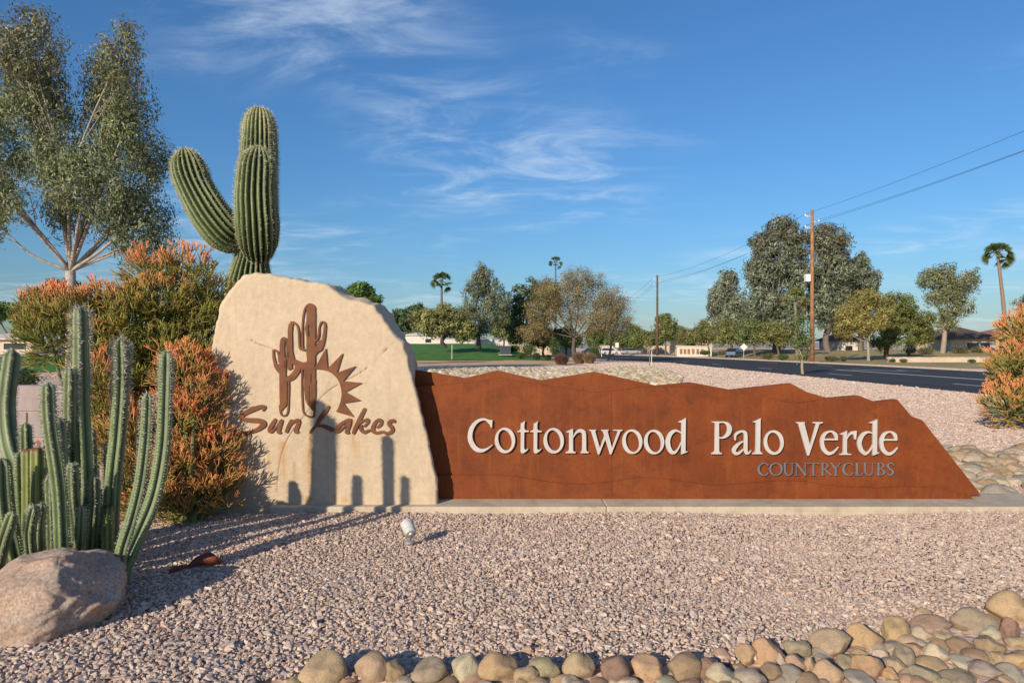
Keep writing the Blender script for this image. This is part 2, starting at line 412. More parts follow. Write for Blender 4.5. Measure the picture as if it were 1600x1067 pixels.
# golf green on its mound, bare dirt in front of it, verge beyond the road
def mound(name, x0, x1, y0, y1, hf, mat, nx=40, ny=24):
    V = []; Q = []
    for i in range(nx + 1):
        for j in range(ny + 1):
            x = x0 + (x1 - x0) * i / nx; y = y0 + (y1 - y0) * j / ny
            V.append((x, y, hf(x, y, i / nx, j / ny)))
            if i < nx and j < ny:
                a = i * (ny + 1) + j; Q.append((a, a + ny + 1, a + ny + 2, a + 1))
    return tag(obj(name, mesh_np(name, V, np.array(Q), True), mat), kind='structure')
def ss(t): t = max(0, min(1, t)); return t * t * (3 - 2 * t)
def green_h(x, y, u, v):
    side = ss(u / 0.18) * ss((1 - u) / 0.30); return 0.02 + 2.35 * ss(v / 0.75) * side + 0.15 * noise.noise(Vector((x * .1, y * .1, 0)))* side
mound('lawn', -34, 6, 83, 150, green_h, M['grass'])
sheet('dirt_strip', [(-22, 66), (-10, 60), (0, 61), (6, 66), (9, 80), (4, 95), (-36, 95)], 0.010, M['dirt'])
mound('lawn', -62, -30, 30, 110, lambda x, y, u, v: 0.015 + 0.5 * ss(v) * ss((1 - u) / .3), M['grass'])
sheet('verge', [(35, 52), (90, 52), (110, 180), (32, 180), (33.5, 110)], 0.008, M['dry_grass'])
mound('lawn', 36, 90, 84, 150, lambda x, y, u, v: 0.012 + 1.2 * ss(v * 1.5) * ss(u / .15), M['dry_grass'])
mound('hills', -700, 1500, 2600, 3000, lambda x, y, u, v: max(0, 34 * ss(v * 2) * ss((1 - v) * 3) * (0.45 + 0.8 * noise.noise(Vector((x * .003, y * .004, 3)))) * ss(u * 3)), plain("far_hill", (0.34, 0.27, 0.26), 0.95, 0, 0.15, 0.01), 120, 12)
# ================================================================== 2-D shapes for letters and emblems
def crom(P, step):
    """Catmull-Rom through (x, y, r) points"""
    P = np.asarray(P, float)
    if len(P) == 2: ctrl = [P[0], P[0], P[1], P[1]]
    else: ctrl = [2 * P[0] - P[1]] + list(P) + [2 * P[-1] - P[-2]]
    out = []
    for i in range(len(ctrl) - 3):
        p0, p1, p2, p3 = ctrl[i:i + 4]
        n = max(3, int(np.hypot(*(p2 - p1)[:2]) / step))
        t = np.linspace(0, 1, n, endpoint=False)[:, None]
        out.append(0.5 * ((2 * p1) + (-p0 + p2) * t + (2 * p0 - 5 * p1 + 4 * p2 - p3) * t ** 2 + (-p0 + 3 * p1 - 3 * p2 + p3) * t ** 3))
    out.append(P[-1:]); return np.vstack(out)
class Glyph:
    """union of strokes, polygons and rings on a pixel grid, traced to outlines"""
    def __init__(s, ox, oy, k): s.ox, s.oy, s.k = ox, oy, k; s.add = []; s.sub = []
    def pt(s, P):
        P = np.asarray(P, float).copy(); P[:, :2] = P[:, :2] * s.k + (s.ox, s.oy)
        if P.shape[1] > 2: P[:, 2] = np.maximum(P[:, 2] * s.k, 0.35)
        return P
    def stroke(s, *P): s.add.append(('s', s.pt(P))); return s
    def poly(s, *P): s.add.append(('p', s.pt(P))); return s
    def cut(s, *P): s.sub.append(('p', s.pt(P))); return s
    def ring(s, cx, cy, a, b, cx2, cy2, a2, b2, tilt):
        k = s.k
        s.add.append(('r', (cx * k + s.ox, cy * k + s.oy, a * k, b * k, 0, cx2 * k + s.ox, cy2 * k + s.oy, a2 * k, b2 * k, R(tilt)))); return s
    def field(s, item, X, Y):
        t, P = item
        if t == 's':
            D = crom(P, 0.3); d = np.full(X.shape, 1e9)
            for x, y, r in D: np.minimum(d, np.hypot(X - x, Y - y) - max(r, .3), out=d)
            return d
        if t == 'p':
            d = np.full(X.shape, 1e9); ins = np.zeros(X.shape, bool); n = len(P)
            for i in range(n):
                ax, ay = P[i][:2]; bx, by = P[(i + 1) % n][:2]
                ex, ey = bx - ax, by - ay; L = ex * ex + ey * ey + 1e-12
                t_ = np.clip(((X - ax) * ex + (Y - ay) * ey) / L, 0, 1)
                np.minimum(d, np.hypot(X - ax - t_ * ex, Y - ay - t_ * ey), out=d)
                c = ((ay > Y) != (by > Y)) & (X < (bx - ax) * (Y - ay) / (by - ay + 1e-12) + ax); ins ^= c
            return np.where(ins, -d, d)
        def ell(cx, cy, a, b, r):
            c, n = math.cos(r), math.sin(r); x = (X - cx) * c + (Y - cy) * n; y = -(X - cx) * n + (Y - cy) * c
            return (np.hypot(x / a, y / b) - 1) * min(a, b)
        return np.maximum(ell(*P[:5]), -ell(*P[5:]))
    def loops(s, step=0.34, thin=0.0):
        lo = np.array([1e9, 1e9]); hi = -lo
        for t, P in s.add:
            if t == 'r': a = np.array([[P[0] - P[2], P[1] - P[3]], [P[0] + P[2], P[1] + P[3]]])
            else:
                r = P[:, 2:3] if P.shape[1] > 2 else 0
                a = np.vstack([P[:, :2] - r, P[:, :2] + r])
            lo = np.minimum(lo, a.min(0)); hi = np.maximum(hi, a.max(0))
        lo -= 2.0; hi += 2.0
        xs = np.arange(lo[0], hi[0], step); ys = np.arange(lo[1], hi[1], step)
        X, Y = np.meshgrid(xs, ys, indexing='ij')
        f = np.full(X.shape, 1e9)
        for it in s.add: f = np.minimum(f, s.field(it, X, Y))
        for it in s.sub: f = np.maximum(f, -s.field(it, X, Y))
        f += thin; f[np.abs(f) < 1e-6] = 1e-6
        I = f < 0
        code = I[:-1, :-1] * 1 + I[1:, :-1] * 2 + I[1:, 1:] * 4 + I[:-1, 1:] * 8
        nb = {}
        def ep(i, j, e):
            if e == 0: a, b, key = (i, j), (i + 1, j), (i, j, 0)
            elif e == 1: a, b, key = (i + 1, j), (i + 1, j + 1), (i + 1, j, 1)
            elif e == 2: a, b, key = (i, j + 1), (i + 1, j + 1), (i, j + 1, 0)
            else: a, b, key = (i, j), (i, j + 1), (i, j, 1)
            if key not in pos:
                t = f[a] / (f[a] - f[b]); pos[key] = (xs[a[0]] + (xs[b[0]] - xs[a[0]]) * t, ys[a[1]] + (ys[b[1]] - ys[a[1]]) * t)
            return key
        pos = {}
        tab = {1: [(0, 3)], 2: [(0, 1)], 3: [(1, 3)], 4: [(1, 2)], 5: [(0, 3), (1, 2)], 6: [(0, 2)], 7: [(2, 3)],
               8: [(2, 3)], 9: [(0, 2)], 10: [(0, 1), (2, 3)], 11: [(1, 2)], 12: [(1, 3)], 13: [(0, 1)], 14: [(0, 3)]}
        for i, j in zip(*np.nonzero((code > 0) & (code < 15))):
            for a, b in tab[int(code[i, j])]:
                ka, kb = ep(i, j, a), ep(i, j, b); nb.setdefault(ka, []).append(kb); nb.setdefault(kb, []).append(ka)
        seen = set(); res = []
        for k0 in nb:
            if k0 in seen: continue
            lp = [k0]; seen.add(k0); cur = k0
            while True:
                nx = [q for q in nb[cur] if q not in seen]
                if not nx: break
                cur = nx[0]; seen.add(cur); lp.append(cur)
            if len(lp) > 8:
                P = simp(np.array([pos[q] for q in lp]), 0.07)
                if len(P) > 3: res.append(P)
        return res
def simp(P, tol):
    """Douglas-Peucker on a closed loop"""
    n = len(P); far = int(np.argmax(np.hypot(*(P - P[0]).T)))
    def dp(A):
        if len(A) < 3: return [A[0]]
        d = A[-1] - A[0]; L = np.hypot(*d) + 1e-12
        e = np.abs((A[:, 0] - A[0, 0]) * d[1] - (A[:, 1] - A[0, 1]) * d[0]) / L
        i = int(np.argmax(e))
        if e[i] < tol: return [A[0]]
        return dp(A[:i + 1]) + dp(A[i:])
    return np.array(dp(P[:far + 1]) + dp(np.vstack([P[far:], P[:1]])))
def plate_mesh(name, loops, Yf, Yb, Yproj=None):
    """solid of the traced pixel loops standing in the plane Y = Yf, front Yf, back Yb"""
    Yp = Yproj or Yf
    LP = [[W(x, y, Yp) for x, y in lp] for lp in loops]
    tri = np.array(tessellate_polygon([[Vector((p.x, p.z, 0)) for p in lp] for lp in LP]))
    flat = [p for lp in LP for p in lp]; n = len(flat)
    V = [(p.x, Yf, p.z) for p in flat] + [(p.x, Yb, p.z) for p in flat]
    Q = []; k = 0
    for lp in LP:
        m = len(lp)
        for i in range(m): a, b = k + i, k + (i + 1) % m; Q.append((a, b, b + n, a + n))
        k += m
    me = mesh_np(name, V, [np.array(Q), np.vstack([tri, tri + n])])
    bm = bmesh.new(); bm.from_mesh(me); bmesh.ops.recalc_face_normals(bm, faces=bm.faces); bm.to_mesh(me); bm.free()
    return me

# ================================================================== concrete plinth
YP = 6.50
def chamfer_box(name, lo, hi, mat, parent=None, bev=0.01, at=None, seg=2):
    bm = bmesh.new(); bmesh.ops.create_cube(bm, size=1)
    for v in bm.verts:
        v.co = Vector([lo[i] + (v.co[i] + .5) * (hi[i] - lo[i]) for i in range(3)])
    bmesh.ops.bevel(bm, geom=bm.edges[:], offset=bev, segments=seg, affect='EDGES', profile=0.5)
    me = bpy.data.meshes.new(name); bm.to_mesh(me); bm.free()
    return obj(name, me, mat, parent, at)
pl = empty('concrete_plinth', (1.4, 6.8, 0), 'low pale concrete plinth running under the stone and the rusted steel sign', 'plinth')
for i, (a, b) in enumerate(((-2.32, 0.9), (0.903, 5.6))):
    chamfer_box('slab', (a, YP, -0.12), (b, 7.12, 0.085), M['plinth'], pl, 0.012)

# ================================================================== sculpted stone monument
YS = 6.60
SO = [(684.5, 797), (684, 783), (684, 752), (676, 720), (668.6, 682), (659, 645), (650, 607), (644, 589), (638.6, 562), (631, 536), (616, 521), (597, 495), (582, 474),
      (545, 467), (534, 461), (511, 443), (470, 438), (429, 429), (395, 425), (376, 431), (357.5, 454), (346, 469), (340, 485), (334, 515), (328, 545), (325, 600), (323, 680), (322, 760), (322, 812), (420, 810), (560, 800)]
def resample(P, n):
    P = np.asarray(P, float); Q = np.vstack([P, P[:1]]); d = np.r_[0, np.cumsum(np.hypot(*np.diff(Q, axis=0).T))]
    t = np.linspace(0, d[-1], n, endpoint=False)
    return np.stack([np.interp(t, d, Q[:, i]) for i in (0, 1)], 1)
def seg_dist(x, y, line):
    b = 1e9
    for (ax, ay), (bx, by) in zip(line, line[1:]):
        ex, ey = bx - ax, by - ay; t = max(0, min(1, ((x - ax) * ex + (y - ay) * ey) / (ex * ex + ey * ey + 1e-9)))
        b = min(b, math.hypot(x - ax - t * ex, y - ay - t * ey))
    return b
CRACKS = [[(619, 529), (607, 541), (598, 552), (588, 562), (576, 573), (563, 582), (550, 590), (540, 593)],
          [(528, 601), (518, 607), (510, 613), (500, 622), (492, 632), (480, 643), (466, 661), (456, 675), (450, 684), (444, 697), (438, 716), (434, 740), (432, 768)],
          [(390, 530), (402, 537), (415, 541), (425, 545)]]
RUST = [(441, 690, 60, 9, .45), (441, 622, 12, 8, .5), (485, 678, 100, 5, .75), (484, 700, 85, 10, .3), (552, 655, 62, 5, .5), (556, 690, 40, 8, .25), (444, 700, 90, 3, .3),
        (420, 705, 65, 3, .25), (459, 722, 40, 3, .3), (523, 772, 14, 5, .5), (540, 778, 8, 8, .4), (482, 775, 14, 12, .35), (390, 690, 30, 12, .15)]
NO, NR = 420, 110
out = resample(SO, NO); cen = np.array([505.0, 640.0])
for j in range(NO):                                        # ragged, chipped outline
    dv = out[j] - cen; dv /= np.hypot(*dv); ex, ey = out[j]
    chip = 1.7 * noise.noise(Vector((j * .21, 0, 0))) + 1.1 * noise.noise(Vector((j * .55, 4, 0))) - 2.6 * max(0, noise.noise(Vector((j * .13, 9, 0))) - .25)
    out[j] += dv * chip * (1 if ey < 770 else 0)
V = []; crack = []; rust = []; edge = []
def n3(x, y, z, s, o=0): return noise.noise(Vector((x * s + o, y * s, z * s)))
def stone_pt(px, py, ring, j):
    """front face point: the face undulates, cracks are grooves, the rim is chipped"""
    p = W(px, py, YS); x, z = p.x, p.z
    d = 0.005 * n3(x, 0, z, 1.6) + 0.003 * n3(x, 0, z, 9, 5) + 0.0018 * n3(x, 0, z, 34, 9)
    rim = max(0.0, (ring - 0.965) / 0.035)
    d += 0.022 * rim ** 3 + max(0, rim - .45) * 0.035 * (0.5 + n3(x, 1, z, 14, 3))
    c = min(seg_dist(px, py, L) for L in CRACKS) if (300 < px < 625 and 520 < py < 775) else 99
    wdt = 1.1 + 0.7 * noise.noise(Vector((px * .06, py * .06, 0)))
    ck = max(0.0, 1 - c / max(.7, wdt)); d += 0.010 * ck
    r = 0.0
    for (rx, ry, rl, rw, ra) in RUST:
        if py > ry - 4:
            t = (py - ry) / rl
            wob = rx + 1.2 * noise.noise(Vector((py * .05, rx, 0)))
            g = math.exp(-((px - wob) / (rw * .62)) ** 2) * (ss((py - ry + 4) / 8)) * max(0, 1 - t) ** 0.7 * min(1, ra * 2.8)
            r = max(r, g * (0.75 + 0.5 * noise.noise(Vector((px * .5, py * .04, 7)))))
    return (x, YS + d, z), ck, min(1, max(0, r))
V.append(stone_pt(*cen, 0, 0)[0]); crack.append(0); rust.append(0)
for i in range(1, NR + 1):
    t = i / NR
    for j in range(NO):
        q = cen + (out[j] - cen) * t
        v, ck, ru = stone_pt(q[0], q[1], t, j); V.append(v); crack.append(ck); rust.append(ru)
base_n = len(V)
ND = 16; last = V[-NO:]
cw = W(cen[0], cen[1], YS)
for k in range(1, ND + 1):
    t = k / ND
    for j in range(NO):
        x, y, z = last[j]
        bulge = 0.012 * math.sin(min(1, t * 1.15) * math.pi * .5) - 0.10 * ss((t - .75) / .25)
        nx, nz = x - cw.x, z - cw.z; L = math.hypot(nx, nz)
        a = 0.045 * n3(x, y + t * .62, z, 2.6, 1) + 0.022 * n3(x, y + t * .62, z, 8, 4) + 0.008 * n3(x, y + t * .62, z, 26, 8)
        s_ = (bulge + a * min(1, t * 5)) / L
        right = ss((x - cw.x) / .35) * ss((1.45 - z) / .35)      # the lower right flank is cut back
        s_ = s_ * (1 - right) - right * 0.085 * min(1, t * 2.2) / L
        if z < 0.12: s_ *= max(0, z / 0.12)
        V.append((x + nx * s_, YS + 0.03 + 0.66 * t + 0.03 * n3(x, 0, z, 3, 2), max(-0.05, z + nz * s_))); crack.append(0); rust.append(0)
V.append((cw.x, YS + 0.74, cw.z)); crack.append(0); rust.append(0)
Q = []; T = []
for j in range(NO): T.append((0, 1 + j, 1 + (j + 1) % NO))
for i in range(NR - 1 + ND):
    a = 1 + i * NO; b = a + NO
    for j in range(NO): j2 = (j + 1) % NO; Q.append((a + j, b + j, b + j2, a + j2))
a = 1 + (NR - 1 + ND) * NO
for j in range(NO): T.append((a + j, len(V) - 1, a + (j + 1) % NO))
mon = empty('stone_monument', (cw.x, YS + .3, 0), 'tall tan stone slab with rusted cactus, sun and script lettering', 'monument sign')
obj('stone_slab', mesh_np('stone_slab', V, [np.array(Q), np.array(T)], True, attr={'crack': crack, 'rust': rust}), M['stucco'], mon)

YE0, YE1 = YS - 0.016, YS - 0.006      # front and back of the steel cut-outs, held off the stone by pins
def on_stone(name, g, label=None):
    o = obj(name, plate_mesh(name, g.loops(), YE0, YE1), M['emblem'], mon)
    if label: tag(o, label)
    return o
gz = lambda: Glyph(350, 460, 0.20619)
g = gz()
g.poly((626, 100), (638, 84), (655, 77), (676, 82), (690, 108), (694, 150), (691, 360), (691, 560), (690, 640), (695, 650), (688, 882), (668, 880), (650, 855), (630, 835), (614, 795), (606, 720), (607, 560), (628, 500), (622, 430), (625, 330), (612, 262), (624, 200))
g.poly((688, 400), (718, 375), (738, 350), (750, 290), (756, 214), (768, 212), (774, 240), (770, 310), (756, 380), (738, 420), (706, 440), (688, 465))
g.stroke((766, 222, 6), (755, 208, 6), (735, 212, 6), (720, 250, 6), (714, 315, 7), (696, 350, 7))
g.poly((714, 350), (722, 340), (726, 352), (734, 344), (738, 356), (720, 385), (700, 392))
g.stroke((690, 110, 5), (676, 82, 6), (645, 74, 6), (615, 102, 6), (597, 175, 6), (591, 300, 6), (594, 405, 7), (610, 420, 6))
g.stroke((606, 422, 6), (578, 412, 8), (569, 380, 7), (565, 290, 7), (553, 238, 7), (528, 213, 8), (508, 212, 8))
g.poly((482, 270), (490, 225), (512, 208), (530, 210), (518, 240), (515, 300), (518, 430), (532, 488), (570, 505), (600, 516), (640, 505), (660, 540), (640, 580), (575, 560), (540, 545), (512, 518), (490, 480), (482, 400))
g.poly((475, 470), (515, 495), (514, 560), (490, 574), (478, 562), (481, 520))
g.stroke((590, 550, 6), (588, 700, 6), (592, 800, 6), (600, 890, 6), (632, 920, 7), (668, 926, 7), (684, 892, 6), (690, 700, 5))
g.poly((420, 385), (428, 345), (448, 328), (462, 334), (456, 400), (460, 470), (472, 480), (466, 600), (476, 640), (476, 820), (464, 850), (448, 862), (440, 880), (425, 880), (420, 780), (418, 600), (395, 575), (378, 545), (365, 480), (364, 425), (378, 420), (382, 470), (395, 520), (420, 530))
g.stroke((430, 345, 5), (448, 328, 6), (468, 338, 6), (476, 372, 6), (478, 480, 6))
g.stroke((372, 424, 7), (384, 420, 6), (402, 432, 6), (413, 462, 6), (416, 512, 5))
g.stroke((470, 646, 16), (515, 625, 23), (548, 583, 22), (562, 545, 24))
g.stroke((490, 640, 6), (489, 760, 6), (485, 860, 6), (474, 910, 6), (440, 917, 6), (424, 882, 6), (420, 840, 5))
g.cut((634, 240), (642, 228), (649, 262), (648, 318), (640, 322), (635, 290)).cut((656, 605), (663, 600), (664, 640), (660, 682), (655, 670))
g.cut((644, 690), (649, 690), (648, 830), (643, 825)).cut((458, 500), (463, 500), (464, 560), (458, 560))
on_stone('cactus_emblem', g, 'rusted steel outline of two saguaros')
g = Glyph(470, 530, 0.15936)
arc = [(345, 710), (368, 668), (388, 612), (399, 550), (396, 490), (380, 432), (352, 380), (310, 338), (260, 310), (200, 295), (140, 290), (130, 245)]
g.poly((155, 252), (245, 85), (262, 288), (412, 135), (352, 328), (538, 262), (414, 410), (600, 428), (438, 515), (588, 600), (422, 628), (522, 762), *arc)
on_stone('sun_emblem', g, 'rusted steel half sun with pointed rays')
z3 = lambda: Glyph(350, 610, 0.09375)
z4 = lambda: Glyph(490, 610, 0.09375)
on_stone('letter', z3().stroke((645, 335, 14), (672, 280, 27), (620, 268, 30), (545, 290, 36), (440, 330, 38), (330, 382, 36), (282, 432, 36), (315, 475, 34), (420, 495, 36), (560, 502, 40), (640, 532, 46), (648, 575, 44), (560, 645, 32), (430, 695, 28), (290, 722, 36), (190, 752, 28), (88, 782, 8)).stroke((225, 658, 8), (160, 712, 16), (120, 760, 12)))
on_stone('letter', z3().stroke((848, 492, 28), (800, 565, 33), (757, 645, 33), (770, 690, 24), (815, 668, 17), (880, 590, 14), (945, 510, 26)).stroke((952, 508, 30), (925, 600, 30), (905, 688, 30), (932, 700, 22)))
on_stone('letter', z3().stroke((1118, 504, 26), (1080, 585, 33), (1036, 682, 26)).stroke((1045, 660, 16), (1115, 565, 16), (1188, 500, 22), (1238, 508, 32), (1224, 590, 33), (1192, 680, 33), (1232, 690, 18)))
on_stone('letter', z4().stroke((246, 272, 22), (180, 365, 34), (105, 470, 36), (45, 570, 23), (-18, 640, 22), (-62, 705, 12)).stroke((45, 590, 12), (120, 588, 22), (200, 605, 32), (295, 652, 36)))
on_stone('letter', z4().stroke((615, 486, 18), (560, 492, 22), (450, 562, 28), (372, 650, 31), (384, 690, 22), (440, 668, 18), (530, 580, 14), (595, 498, 22)).stroke((606, 498, 26), (580, 600, 30), (548, 688, 32), (578, 704, 18)))
on_stone('letter', z4().stroke((846, 315, 27), (790, 425, 33), (720, 570, 33), (662, 702, 27)).stroke((765, 548, 14), (828, 502, 18), (896, 486, 25), (903, 522, 24), (850, 592, 18)).stroke((795, 585, 18), (786, 640, 28), (838, 694, 27), (918, 664, 20)))
on_stone('letter', z4().stroke((1056, 616, 16), (1112, 568, 26), (1130, 508, 24), (1090, 484, 21), (1032, 525, 27), (986, 612, 31), (988, 672, 33), (1042, 706, 25), (1122, 692, 20)))
on_stone('letter', z4().stroke((1345, 525, 16), (1332, 502, 26), (1270, 518, 30), (1248, 555, 27), (1290, 602, 33), (1314, 652, 31), (1280, 700, 30), (1220, 714, 26), (1160, 690, 22)))

# ================================================================== weathered steel sign
YL, YM, YB = 6.835, 6.86, 6.915
sg = empty('steel_sign', (2.3, 6.8, 0.1), 'long rusted steel sign cut like mountains with pale raised letters', 'sign')
back = [(640, 578), (655.6, 579), (697, 586), (726, 591), (777.5, 579), (845, 594.7), (930.6, 581), (1026, 602.5), (1080.6, 597.5), (1143, 609), (1236, 599), (1260, 612), (1294.5, 622), (1341.6, 618), (1367.6, 627.7), (1402, 624), (1424.5, 650.5), (1441, 656), (1533, 773), (640, 773)]
mid = [(640, 606), (657, 604), (697, 600.5), (740, 597), (778, 590), (812, 596), (850, 601), (890, 608), (931, 613), (960, 611), (1000, 605.5), (1040, 605), (1090, 606), (1143, 613), (1174, 616), (1200, 622), (1223, 628), (1249, 629.5), (1288, 624), (1320, 625), (1342, 625), (1368, 631), (1392, 640), (1420, 652), (1441, 662), (1497, 742), (1519, 777.8), (640, 777.8)]
low = [(640, 744), (680, 743), (765, 741.5), (803, 744), (834, 749), (877, 755.5), (921, 756.5), (955, 752.5), (1002, 746), (1040, 748), (1078, 754), (1110, 758), (1145, 757), (1177, 754.5), (1216, 751), (1262, 752), (1291, 758), (1335, 761.5), (1372, 762.6), (1405, 760), (1458, 761), (1502, 772), (1533, 782), (1532, 783.2), (640, 783.2)]
def clipx(P, a, b):
    def half(P, x, keep):
        out = []
        for i, p in enumerate(P):
            q = P[(i + 1) % len(P)]; pi, qi = keep(p[0]), keep(q[0])
            if pi: out.append(p)
            if pi != qi:
                t = (x - p[0]) / (q[0] - p[0]); out.append((x, p[1] + (q[1] - p[1]) * t))
        return out
    return half(half(P, a, lambda v: v >= a), b, lambda v: v <= b)
for nm, P, seams, y0, y1 in (('back_plate', back, [640, 1600], YB, 7.0), ('middle_plate', mid, [640, 955.4, 1262, 1600], YM, YB - .003), ('lower_plate', low, [640, 955.8, 1280, 1600], YL, YM - .003)):
    for k in range(len(seams) - 1):
        pp = clipx(P, seams[k] + .15, seams[k + 1] - .15)
        obj(nm, plate_mesh(nm, [np.array(pp)], y0, y1), M['corten'], sg)
YT0, YT1 = YM - 0.036, YM - 0.014      # letters stand off the plate
def on_sign(g, m='letter', y0=YT0, y1=YT1): return obj('letter', plate_mesh('letter', g.loops(thin=.30 if m == 'letter' else .12), y0, y1), M[m], sg)
z5 = lambda dx=0, dy=0: Glyph(720 + dx * .1125, 640 + dy * .1125, .1125)
z6 = lambda dx=0, dy=0: Glyph(890 + dx * .125, 640 + dy * .125, .125)
z7 = lambda dx=0, dy=0: Glyph(1100 + dx * .1078, 640 + dy * .1078, .1078)
z8 = lambda dx=0, dy=0: Glyph(1240 + dx * .1125, 640 + dy * .1125, .1125)
on_sign(z5().stroke((412, 172, 16), (370, 146, 17), (300, 134, 19), (215, 172, 26), (150, 260, 33), (127, 365, 35), (145, 455, 37), (200, 535, 36), (280, 568, 28), (360, 546, 16), (436, 493, 8)).poly((442, 143), (437, 250), (415, 250), (400, 208), (350, 160), (340, 125), (400, 138)))
o5 = lambda dx, dy: z5(dx, dy).ring(613, 426, 145, 180, 613, 423, 88, 141, -13)
on_sign(o5(0, 0))
for dx in (0, 181): on_sign(z5(dx, dx * .01).poly((830, 188), (858, 176), (898, 150), (886, 195), (884, 262), (902, 284), (948, 291), (948, 311), (884, 314), (881, 530), (892, 553), (912, 553), (940, 528), (938, 552), (905, 585), (868, 607), (842, 605), (826, 582), (829, 314), (780, 311), (780, 295), (805, 289), (826, 272)))
on_sign(o5(677, 4))
on_sign(z6().poly((-46, 275), (36, 236), (46, 238), (46, 500), (52, 520), (78, 524), (78, 545), (-50, 545), (-50, 524), (-20, 518), (-10, 500), (-10, 284), (-36, 288)).stroke((44, 345, 8), (80, 290, 14), (122, 263, 22), (165, 273, 27), (182, 318, 27), (182, 500, 28)).poly((154, 480), (210, 480), (214, 515), (240, 525), (240, 545), (136, 545), (136, 527), (150, 518)))
on_sign(z6().poly((262, 255), (318, 255), (382, 480), (372, 560), (352, 560)).poly((240, 248), (336, 248), (336, 262), (316, 270), (262, 270), (240, 262)).poly((352, 556), (372, 562), (452, 360), (432, 322)).poly((408, 255), (474, 255), (534, 480), (522, 560), (502, 560)).poly((392, 248), (492, 248), (492, 262), (474, 270), (414, 270), (392, 262)).poly((502, 556), (522, 562), (640, 268), (602, 262)).poly((538, 248), (666, 248), (664, 262), (640, 272), (602, 270), (540, 262)))
for dx in (0, 273): on_sign(z6(dx, dx * .015).ring(784, 399, 129, 156, 786, 400, 78, 126, -13))
d_bowl = lambda g, pts: g.stroke(*pts)
on_sign(z6().stroke((1400, 292, 10), (1330, 260, 16), (1266, 298, 25), (1230, 380, 30), (1236, 460, 31), (1270, 524, 28), (1316, 534, 18), (1362, 482, 10), (1398, 405, 8)).poly((1354, 150), (1410, 126), (1457, 100), (1452, 512), (1458, 520), (1480, 514), (1474, 532), (1440, 545), (1394, 563), (1396, 165), (1362, 160)))
on_sign(z7().poly((110, 168), (300, 168), (300, 190), (222, 196), (224, 595), (234, 618), (262, 624), (262, 646), (104, 646), (104, 626), (140, 614), (152, 590), (158, 205), (145, 192), (112, 186)).stroke((222, 182, 12), (290, 182, 14), (345, 210, 27), (372, 268, 37), (358, 338, 33), (310, 390, 20), (262, 408, 14), (222, 404, 12)))
on_sign(z7().stroke((455, 434, 14), (456, 372, 18), (490, 336, 20), (540, 314, 18), (588, 324, 24), (606, 375, 28), (606, 560, 29), (616, 622, 28), (654, 624, 14), (686, 590, 6)).stroke((602, 452, 10), (530, 478, 16), (462, 538, 28), (434, 592, 30), (456, 632, 26), (505, 630, 20), (560, 588, 12), (596, 548, 8)))
on_sign(z7().poly((706, 182), (712, 172), (775, 146), (832, 118), (824, 160), (818, 590), (828, 614), (850, 626), (850, 646), (700, 646), (700, 626), (735, 614), (745, 590), (752, 196), (735, 186)))
on_sign(z7().ring(1014, 475, 147, 181, 1014, 473, 92, 140, -12))
on_sign(z8().poly((62, 185), (152, 185), (232, 490), (216, 640), (190, 640)).poly((34, 168), (160, 168), (158, 188), (140, 198), (66, 198), (36, 186)).poly((190, 636), (216, 642), (366, 190), (316, 186)).poly((262, 168), (414, 168), (410, 186), (372, 198), (312, 198), (266, 188)))
for dx in (0, 825): on_sign(z8(dx, dx * .007).stroke((600, 400, 20), (588, 352, 27), (550, 312, 20), (500, 303, 14), (442, 332, 22), (404, 400, 28), (400, 480, 29), (426, 558, 31), (480, 604, 27), (540, 598, 19), (590, 560, 12), (624, 518, 7)).poly((412, 398), (622, 398), (618, 426), (412, 426)))
on_sign(z8().poly((638, 338), (700, 312), (748, 288), (744, 590), (760, 608), (806, 612), (806, 630), (638, 630), (638, 612), (675, 606), (688, 590), (692, 350), (660, 352)).stroke((742, 405, 8), (772, 352, 14), (808, 324, 20), (845, 318, 24)).poly((815, 297), (882, 288), (872, 416), (848, 416), (830, 345)))
on_sign(z8().stroke((1110, 332, 10), (1040, 310, 16), (972, 342, 25), (928, 412, 31), (918, 482, 31), (942, 560, 31), (992, 608, 26), (1042, 588, 14), (1082, 538, 10), (1108, 478, 8)).poly((1048, 190), (1054, 178), (1110, 156), (1168, 130), (1164, 580), (1172, 590), (1197, 588), (1190, 606), (1150, 622), (1098, 642), (1102, 200), (1088, 192)))
